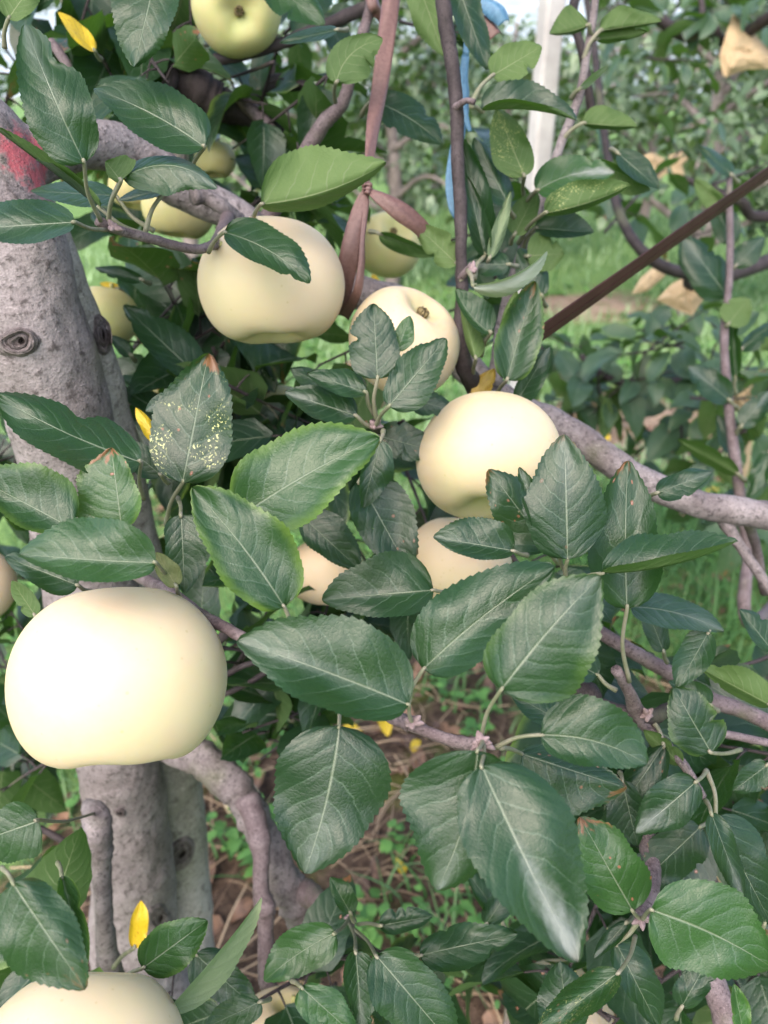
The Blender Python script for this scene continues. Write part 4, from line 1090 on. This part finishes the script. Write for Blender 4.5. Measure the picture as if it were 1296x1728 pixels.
m=MB(); ribbon(m,[(786,95,.572,7,.5),(783,130,.57,8,.3),(786,160,.57,9,.6),(781,200,.572,9,.2),(768,260,.572,11,.3),(761,310,.57,10,.3),(764,350,.57,7,.3),(769,368,.572,3,.3)],.4); m.build('tail',M_blue,bl)
m=MB(); ribbon(m,[(782,168,.566,5,.3),(786,195,.565,6,.4),(794,222,.567,4,.4)],.4); m.build('tail',M_blue,bl)
m=MB(); m.tube(pxpath([(776,20,.572,9),(788,14,.566,11),(800,20,.566,9),(797,32,.57,8)]),9,5,.3,3); m.tube(pxpath([(795,30,.575,6),(789,60,.576,5),(786,96,.574,6)]),8,4,.2,3); m.build('knot',M_blue,bl)
m=MB(); ribbon(m,[(806,26,.575,6,.3),(822,40,.573,12,.2),(838,62,.575,15,.4)],.5)
tag(m.build('ribbon',M_brown),'brown tape end beneath the blue cloth knot','ribbon','ties on the tree')

# ================================================================== POST
p0=at(927,60,2.35); 
g=NG('concrete_white'); P=g.n('ShaderNodeNewGeometry').outputs['Position']; n1=g.noise(P,9,5); n2=g.noise(P,90,4)
col=g.mix(g.ramp(n1,.3,.7),(0.30,0.28,0.275),(0.40,0.38,0.375)); col=g.mix(g.math('MULTIPLY',g.ramp(n2,.55,.7),.35),col,(0.34,0.31,0.29))
M_post=g.done(g.bsdf(col,.85,.2,g.bump(n2,.5,.004)))
mb=MB(); hw=.032; ht=p0.z+.35; V=[]; ring=[(-1,-.72),(-.72,-1),(.72,-1),(1,-.72),(1,.72),(.72,1),(-.72,1),(-1,.72)]
zs=[-.1]+[ht*i/24 for i in range(25)]+[ht+.012]
for zi,z in enumerate(zs):
    k=.8 if zi==len(zs)-1 else 1.0
    for a,b in ring:
        wob=.0018*mnoise.noise(Vector((a*2,b*2,z*7)))
        ca,sa_=math.cos(.35),math.sin(.35); V.append((p0.x+(a*ca-b*sa_)*(hw*k+wob), p0.y+(a*sa_+b*ca)*(hw*k+wob), z))
m8=8; Fc=[(i*m8+k,i*m8+(k+1)%m8,(i+1)*m8+(k+1)%m8,(i+1)*m8+k) for i in range(len(zs)-1) for k in range(m8)]+[tuple((len(zs)-1)*m8+k for k in range(m8))]
mb.add(V,Fc); tag(mb.build('post',M_post,smooth=False),'whitish concrete trellis post standing behind the grey shoot','post')

# ================================================================== NEIGHBOUR TREE (right, with paper bags)
nb=at(1470,600,1.75); NT=empty('apple_tree',(nb.x,nb.y,0)); tag(NT,'neighbouring apple tree reaching in from the right with a bowed dark branch and paper bags','apple tree','apple trees of the orchard')
mb=MB(); mb.tube([(nb.x,nb.y,-.05,.06),(nb.x+.02,nb.y,.35,.05),(nb.x-.01,nb.y+.02,.8,.045),(nb.x+.03,nb.y,1.3,.04),(nb.x,nb.y,1.9,.03)],14,6,.1,3); mb.build('trunk',M_bark,NT)
def tj(z): return (nb.x,nb.y,z)
def nlimb(pts, j, mat=M_twigd, r0=.02, n=10):
    mb=MB(); P_=pxpath(pts)
    if j is not None: P_=P_+[(nb.x,nb.y,j,r0)]
    mb.tube(P_,n,6,.12,len(pts)); mb.build('branch',mat,NT)
nlimb([(985,-30,1.35,5),(1000,60,1.35,6),(1015,190,1.33,6.5),(1028,280,1.32,7),(1042,350,1.30,8),(1068,405,1.28,9),(1110,445,1.28,10),(1160,462,1.32,11),(1210,472,1.38,11)],.95,M_twigd)
nlimb([(1150,300,1.5,5),(1200,320,1.5,7),(1250,340,1.5,9),(1300,365,1.55,10)],1.0,M_twigd)
nlimb([(1060,672,1.55,6),(1100,652,1.6,8),(1160,642,1.65,10),(1250,655,1.7,12)],.60,M_twigd)
nlimb([(980,600,1.6,5),(1030,640,1.62,7),(1100,652,1.62,8)],None,M_twigd)
nlimb([(1230,300,.95,5),(1232,400,.93,6),(1230,480,.92,6),(1222,560,.91,7),(1226,650,.90,8),(1236,740,.90,9),(1249,835,.90,9),(1262,930,.92,10),(1275,1050,.98,11)],.12,M_twig,.015)
nlimb([(1080,-40,1.9,8),(1090,0,1.9,8),(1125,42,1.92,10),(1160,58,1.95,12),(1200,50,1.95,10),(1260,55,1.95,10)],1.55,M_twigd)
nlimb([(1175,55,1.95,6),(1185,20,1.95,5),(1178,-30,1.95,5)],None,M_twigd)
def nleaf(*a,**k): return leaf(*a,parent=NT,**k)
nleaf((1228,500),(1152,398),44,34,.93,tone=.12,powder=.25)
nleaf((1228,548),(1264,503),28,26,.90,tone=.7,under=True)
nleaf((1232,676),(1161,618),24,30,.89,tone=.12,powder=.3)
nleaf((1246,800),(1143,741),14,18,.88,tone=.45,under=True)
nleaf((1236,296),(1178,246),12,16,.95,tone=.35)
nleaf((1222,352),(1172,302),22,16,.94,tone=.8,under=True)
nleaf((1235,410),(1205,342),24,28,.95,tone=.1)
nleaf((1250,720),(1300,660),22,22,.88,tone=.15,powder=.4)
nleaf((1245,770),(1210,700),18,22,.92,tone=.12,powder=.2)
nleaf((1240,640),(1236,520),10,14,.93,tone=.4)
nleaf((1250,590),(1310,540),14,18,.93,tone=.2)
nleaf((1252,830),(1200,870),14,16,.92,tone=.15,powder=.3)
nleaf((1240,450),(1290,400),22,22,.95,tone=.15,powder=.15)
nleaf((1300,760),(1262,840),18,18,.88,tone=.3)
nr=random.Random(31); nf=MB(); nt_=MB()
def nfill(x0,y0,x1,y1,d0,d1,n,size=.085,rows=8,tone=(.15,.85)):
    for _ in range(n):
        P=at(nr.uniform(x0,x1),nr.uniform(y0,y1),nr.uniform(d0,d1)); dr=Vector((nr.uniform(-1,1),nr.uniform(-1,.6),nr.uniform(-.4,.7)))
        shoot(nf,nt_,P-dr.normalized()*.07,dr,nr.uniform(.1,.2),nr.randint(5,8),size,tone,.003,nr,rows,.7)
nfill(900,560,1230,660,1.5,2.0,11); nfill(920,640,1020,710,1.4,1.7,3); nfill(1180,560,1320,760,1.3,1.7,9); nfill(1080,500,1200,560,1.6,2.0,2)
nfill(1150,280,1320,420,1.35,1.8,3); nfill(1100,-40,1320,110,1.8,2.3,11); nfill(1060,700,1160,790,1.5,1.8,3); nfill(1040,300,1110,360,1.35,1.6,2)
nfill(1000,-40,1110,60,1.7,2.1,4); nfill(1180,820,1320,900,1.2,1.5,3)
o=nf.build('foliage',M_mid,NT); o['kind']='stuff'
o=nt_.build('spur_twigs',M_twigd,NT); o['kind']='stuff'
# paper fruit bags
M_paper=plain('kraft_paper',(0.30,0.212,0.12),(0.38,0.285,0.17),14,.75,.25,.6,.004)
def bag(outline, d, puff, label, seed):
    """a crumpled paper pouch: two creased faces meeting along an irregular rim"""
    n=40; O=[Vector(p) for p in outline]; per=[(O[(i+1)%len(O)]-O[i]).length for i in range(len(O))]; tot=sum(per); ring=[]
    for k in range(n):
        q=tot*k/n; i=0
        while q>per[i]: q-=per[i]; i+=1
        ring.append(O[i].lerp(O[(i+1)%len(O)], q/per[i]))
    c=sum(ring,Vector((0,0)))/n; sz=max((p-c).length for p in ring); V=[]; Fc=[]; m=9
    for face in (1,-1):
        o=len(V)
        for r_ in range(m):
            f=1-r_/m
            for p in ring:
                q=c+(p-c)*f; u=(q-c)/sz
                z=(1-f**2.2)*puff*.55
                cr_=abs(mnoise.noise(Vector((u.x*1.5+seed,u.y*1.5,face))))*.9+abs(mnoise.noise(Vector((u.x*3.3+seed*2,u.y*3.3,face*2))))*.35-.3
                z+=cr_*puff*(.35+.65*(1-f))
                V.append(at(q.x,q.y,d-face*max(z,0.0006 if r_ else 0.0)+.25*puff*u.x))
        V.append(at(c.x,c.y,d-face*puff*.5))
        for r_ in range(m-1):
            for k in range(n):
                q=(o+r_*n+k,o+r_*n+(k+1)%n,o+(r_+1)*n+(k+1)%n,o+(r_+1)*n+k)
                for tri in ((q[0],q[1],q[2]),(q[0],q[2],q[3])): Fc.append(tri if face<0 else tri[::-1])
        for k in range(n): 
            tri=(o+(m-1)*n+k,o+(m-1)*n+(k+1)%n,len(V)-1); Fc.append(tri if face<0 else tri[::-1])
    mb=MB(); mb.add(V,Fc); return tag(mb.build('paper_bag',M_paper,smooth=False),label,'paper bag','paper fruit bags')
bag([(1236,24),(1258,36),(1284,70),(1316,104),(1300,116),(1262,117),(1221,131),(1214,96),(1224,62)],1.95,.045,'crumpled brown paper fruit bag at the upper right corner',1)
bag([(1108,506),(1132,480),(1165,462),(1202,452),(1194,495),(1168,533),(1140,522)],1.42,.025,'brown paper fruit bag hanging under the bowed dark branch, the lower right of a pair',2)
bag([(1066,496),(1080,470),(1108,446),(1130,438),(1124,464),(1092,492)],1.46,.018,'torn brown paper fruit bag under the bowed dark branch, half behind a leaf',3)
bag([(1086,262),(1100,257),(1122,268),(1127,292),(1112,302),(1097,282)],2.2,.02,'small torn paper bag among far leaves, left one above the strap',4)
bag([(1128,263),(1150,255),(1161,268),(1151,279),(1157,299),(1140,302),(1131,281)],2.2,.02,'small torn paper bag among far leaves, right one above the strap',5)
bag([(1230,655),(1262,645),(1288,660),(1281,690),(1246,702)],1.6,.03,'paper bag half hidden by leaves at the right edge beside the thin upright shoot',6)
bag([(1256,733),(1270,740),(1264,792),(1249,834),(1241,790)],1.75,.02,'long folded paper bag low behind the thin upright shoot',7)

# ================================================================== ORCHARD ROWS BEHIND
M_trunkfar=plain('distant_bark',(0.11,0.09,0.085),(0.24,0.20,0.19),30,.9)
br_=random.Random(77)
def far_tree(x,y,h,rad,n,size,label,seed,apples=0):
    r=random.Random(seed); root=empty('apple_tree',(x,y,0)); tag(root,label,'apple tree','apple trees of the orchard')
    mb=MB(); mb.tube([(x,y,-.05,.055),(x+.03,y,h*.25,.045),(x-.02,y+.03,h*.6,.03),(x,y,h*.95,.012)],9,5,.1,seed)
    tips=[]
    for k in range(15):
        z0=h*(.16+.70*k/15); a=k*2.4+r.random(); L=rad*(1.1-.55*k/15)*r.uniform(.75,1.15)
        e=Vector((x+math.cos(a)*L,y+math.sin(a)*L,z0+L*r.uniform(.0,.45))); mm=Vector((x+math.cos(a)*L*.5,y+math.sin(a)*L*.5,z0+L*.28))
        mb.tube([(x,y,z0,.022),(*mm,.015),(*e,.005)],6,4); tips.append((Vector((x,y,z0)),mm,e))
    mb.build('trunk',M_trunkfar,root)
    ml=MB()
    ns=n//8
    for i in range(ns):
        p0,p1,p2=r.choice(tips); t=r.uniform(.25,1.05)
        q=(p0.lerp(p1,t*2) if t<.5 else p1.lerp(p2,(t-.5)*2))+Vector((r.gauss(0,.10),r.gauss(0,.10),r.gauss(0,.09)))*rad
        dr=Vector((r.uniform(-1,1),r.uniform(-1,1),r.uniform(-.4,1)))
        shoot(ml,None,q,dr,r.uniform(.1,.28),7,size,(.25,1.0),.002,r,3,.6)
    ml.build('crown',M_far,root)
    am=[]
    return root
rows=[ # x, y, height, radius, leaves
 (1.75,4.6,2.15,.85,2600,.085,'leafy orchard tree beyond the strap, at the right of the first row behind'),
 (3.0,4.9,2.2,.9,2200,.085,'orchard tree at the far right of the first row behind'),
 (.95,6.6,2.1,.85,2000,.09,'orchard tree just right of the white post, in the row behind'),
 (.05,5.4,2.1,.75,2200,.085,'orchard tree seen between the hanging brown tape and the dark shoot'),
 (-1.2,5.0,2.3,.9,1800,.09,'orchard tree behind the upper left crown'),
 (2.35,7.6,2.3,1.0,1800,.10,'orchard tree deeper in the rows at the upper right'),
 (-.6,8.4,2.2,1.0,1600,.10,'distant orchard tree behind the tape, left one of the third row'),
 (.55,9.6,2.3,1.0,1500,.11,'distant orchard tree left of the white post, in the third row'),
 (1.7,10.5,2.3,1.0,1500,.11,'distant orchard tree right of the white post, in the third row'),
 (3.6,9.5,2.4,1.1,1500,.11,'distant orchard tree at the right edge of the third row'),
 (-2.4,9.5,2.4,1.1,1200,.11,'distant orchard tree at the left edge of the third row'),
]
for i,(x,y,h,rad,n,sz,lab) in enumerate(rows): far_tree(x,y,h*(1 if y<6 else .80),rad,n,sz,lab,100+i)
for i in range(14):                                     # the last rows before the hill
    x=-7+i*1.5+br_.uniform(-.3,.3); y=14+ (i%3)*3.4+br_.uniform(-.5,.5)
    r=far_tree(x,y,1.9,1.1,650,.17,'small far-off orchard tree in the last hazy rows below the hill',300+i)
    r['group']='far rows of orchard trees'
# yellow windfall leaf and the loose twig
gl=ground_at(655,1255); mb=MB()
leaf3(mb, Vector((gl.x-.012,gl.y+.03,gh(gl.x,gl.y)+.035)), Vector((.18,-.75,-.12)), Vector((.1,-.55,.9)), .055,.016,(.5,0,0,.3),(0,0,1,0),14,.35,.15)
tag(mb.build('fallen_leaf',M_leaf),'bright yellow fallen leaf lying on the litter below the cluster','fallen leaf')
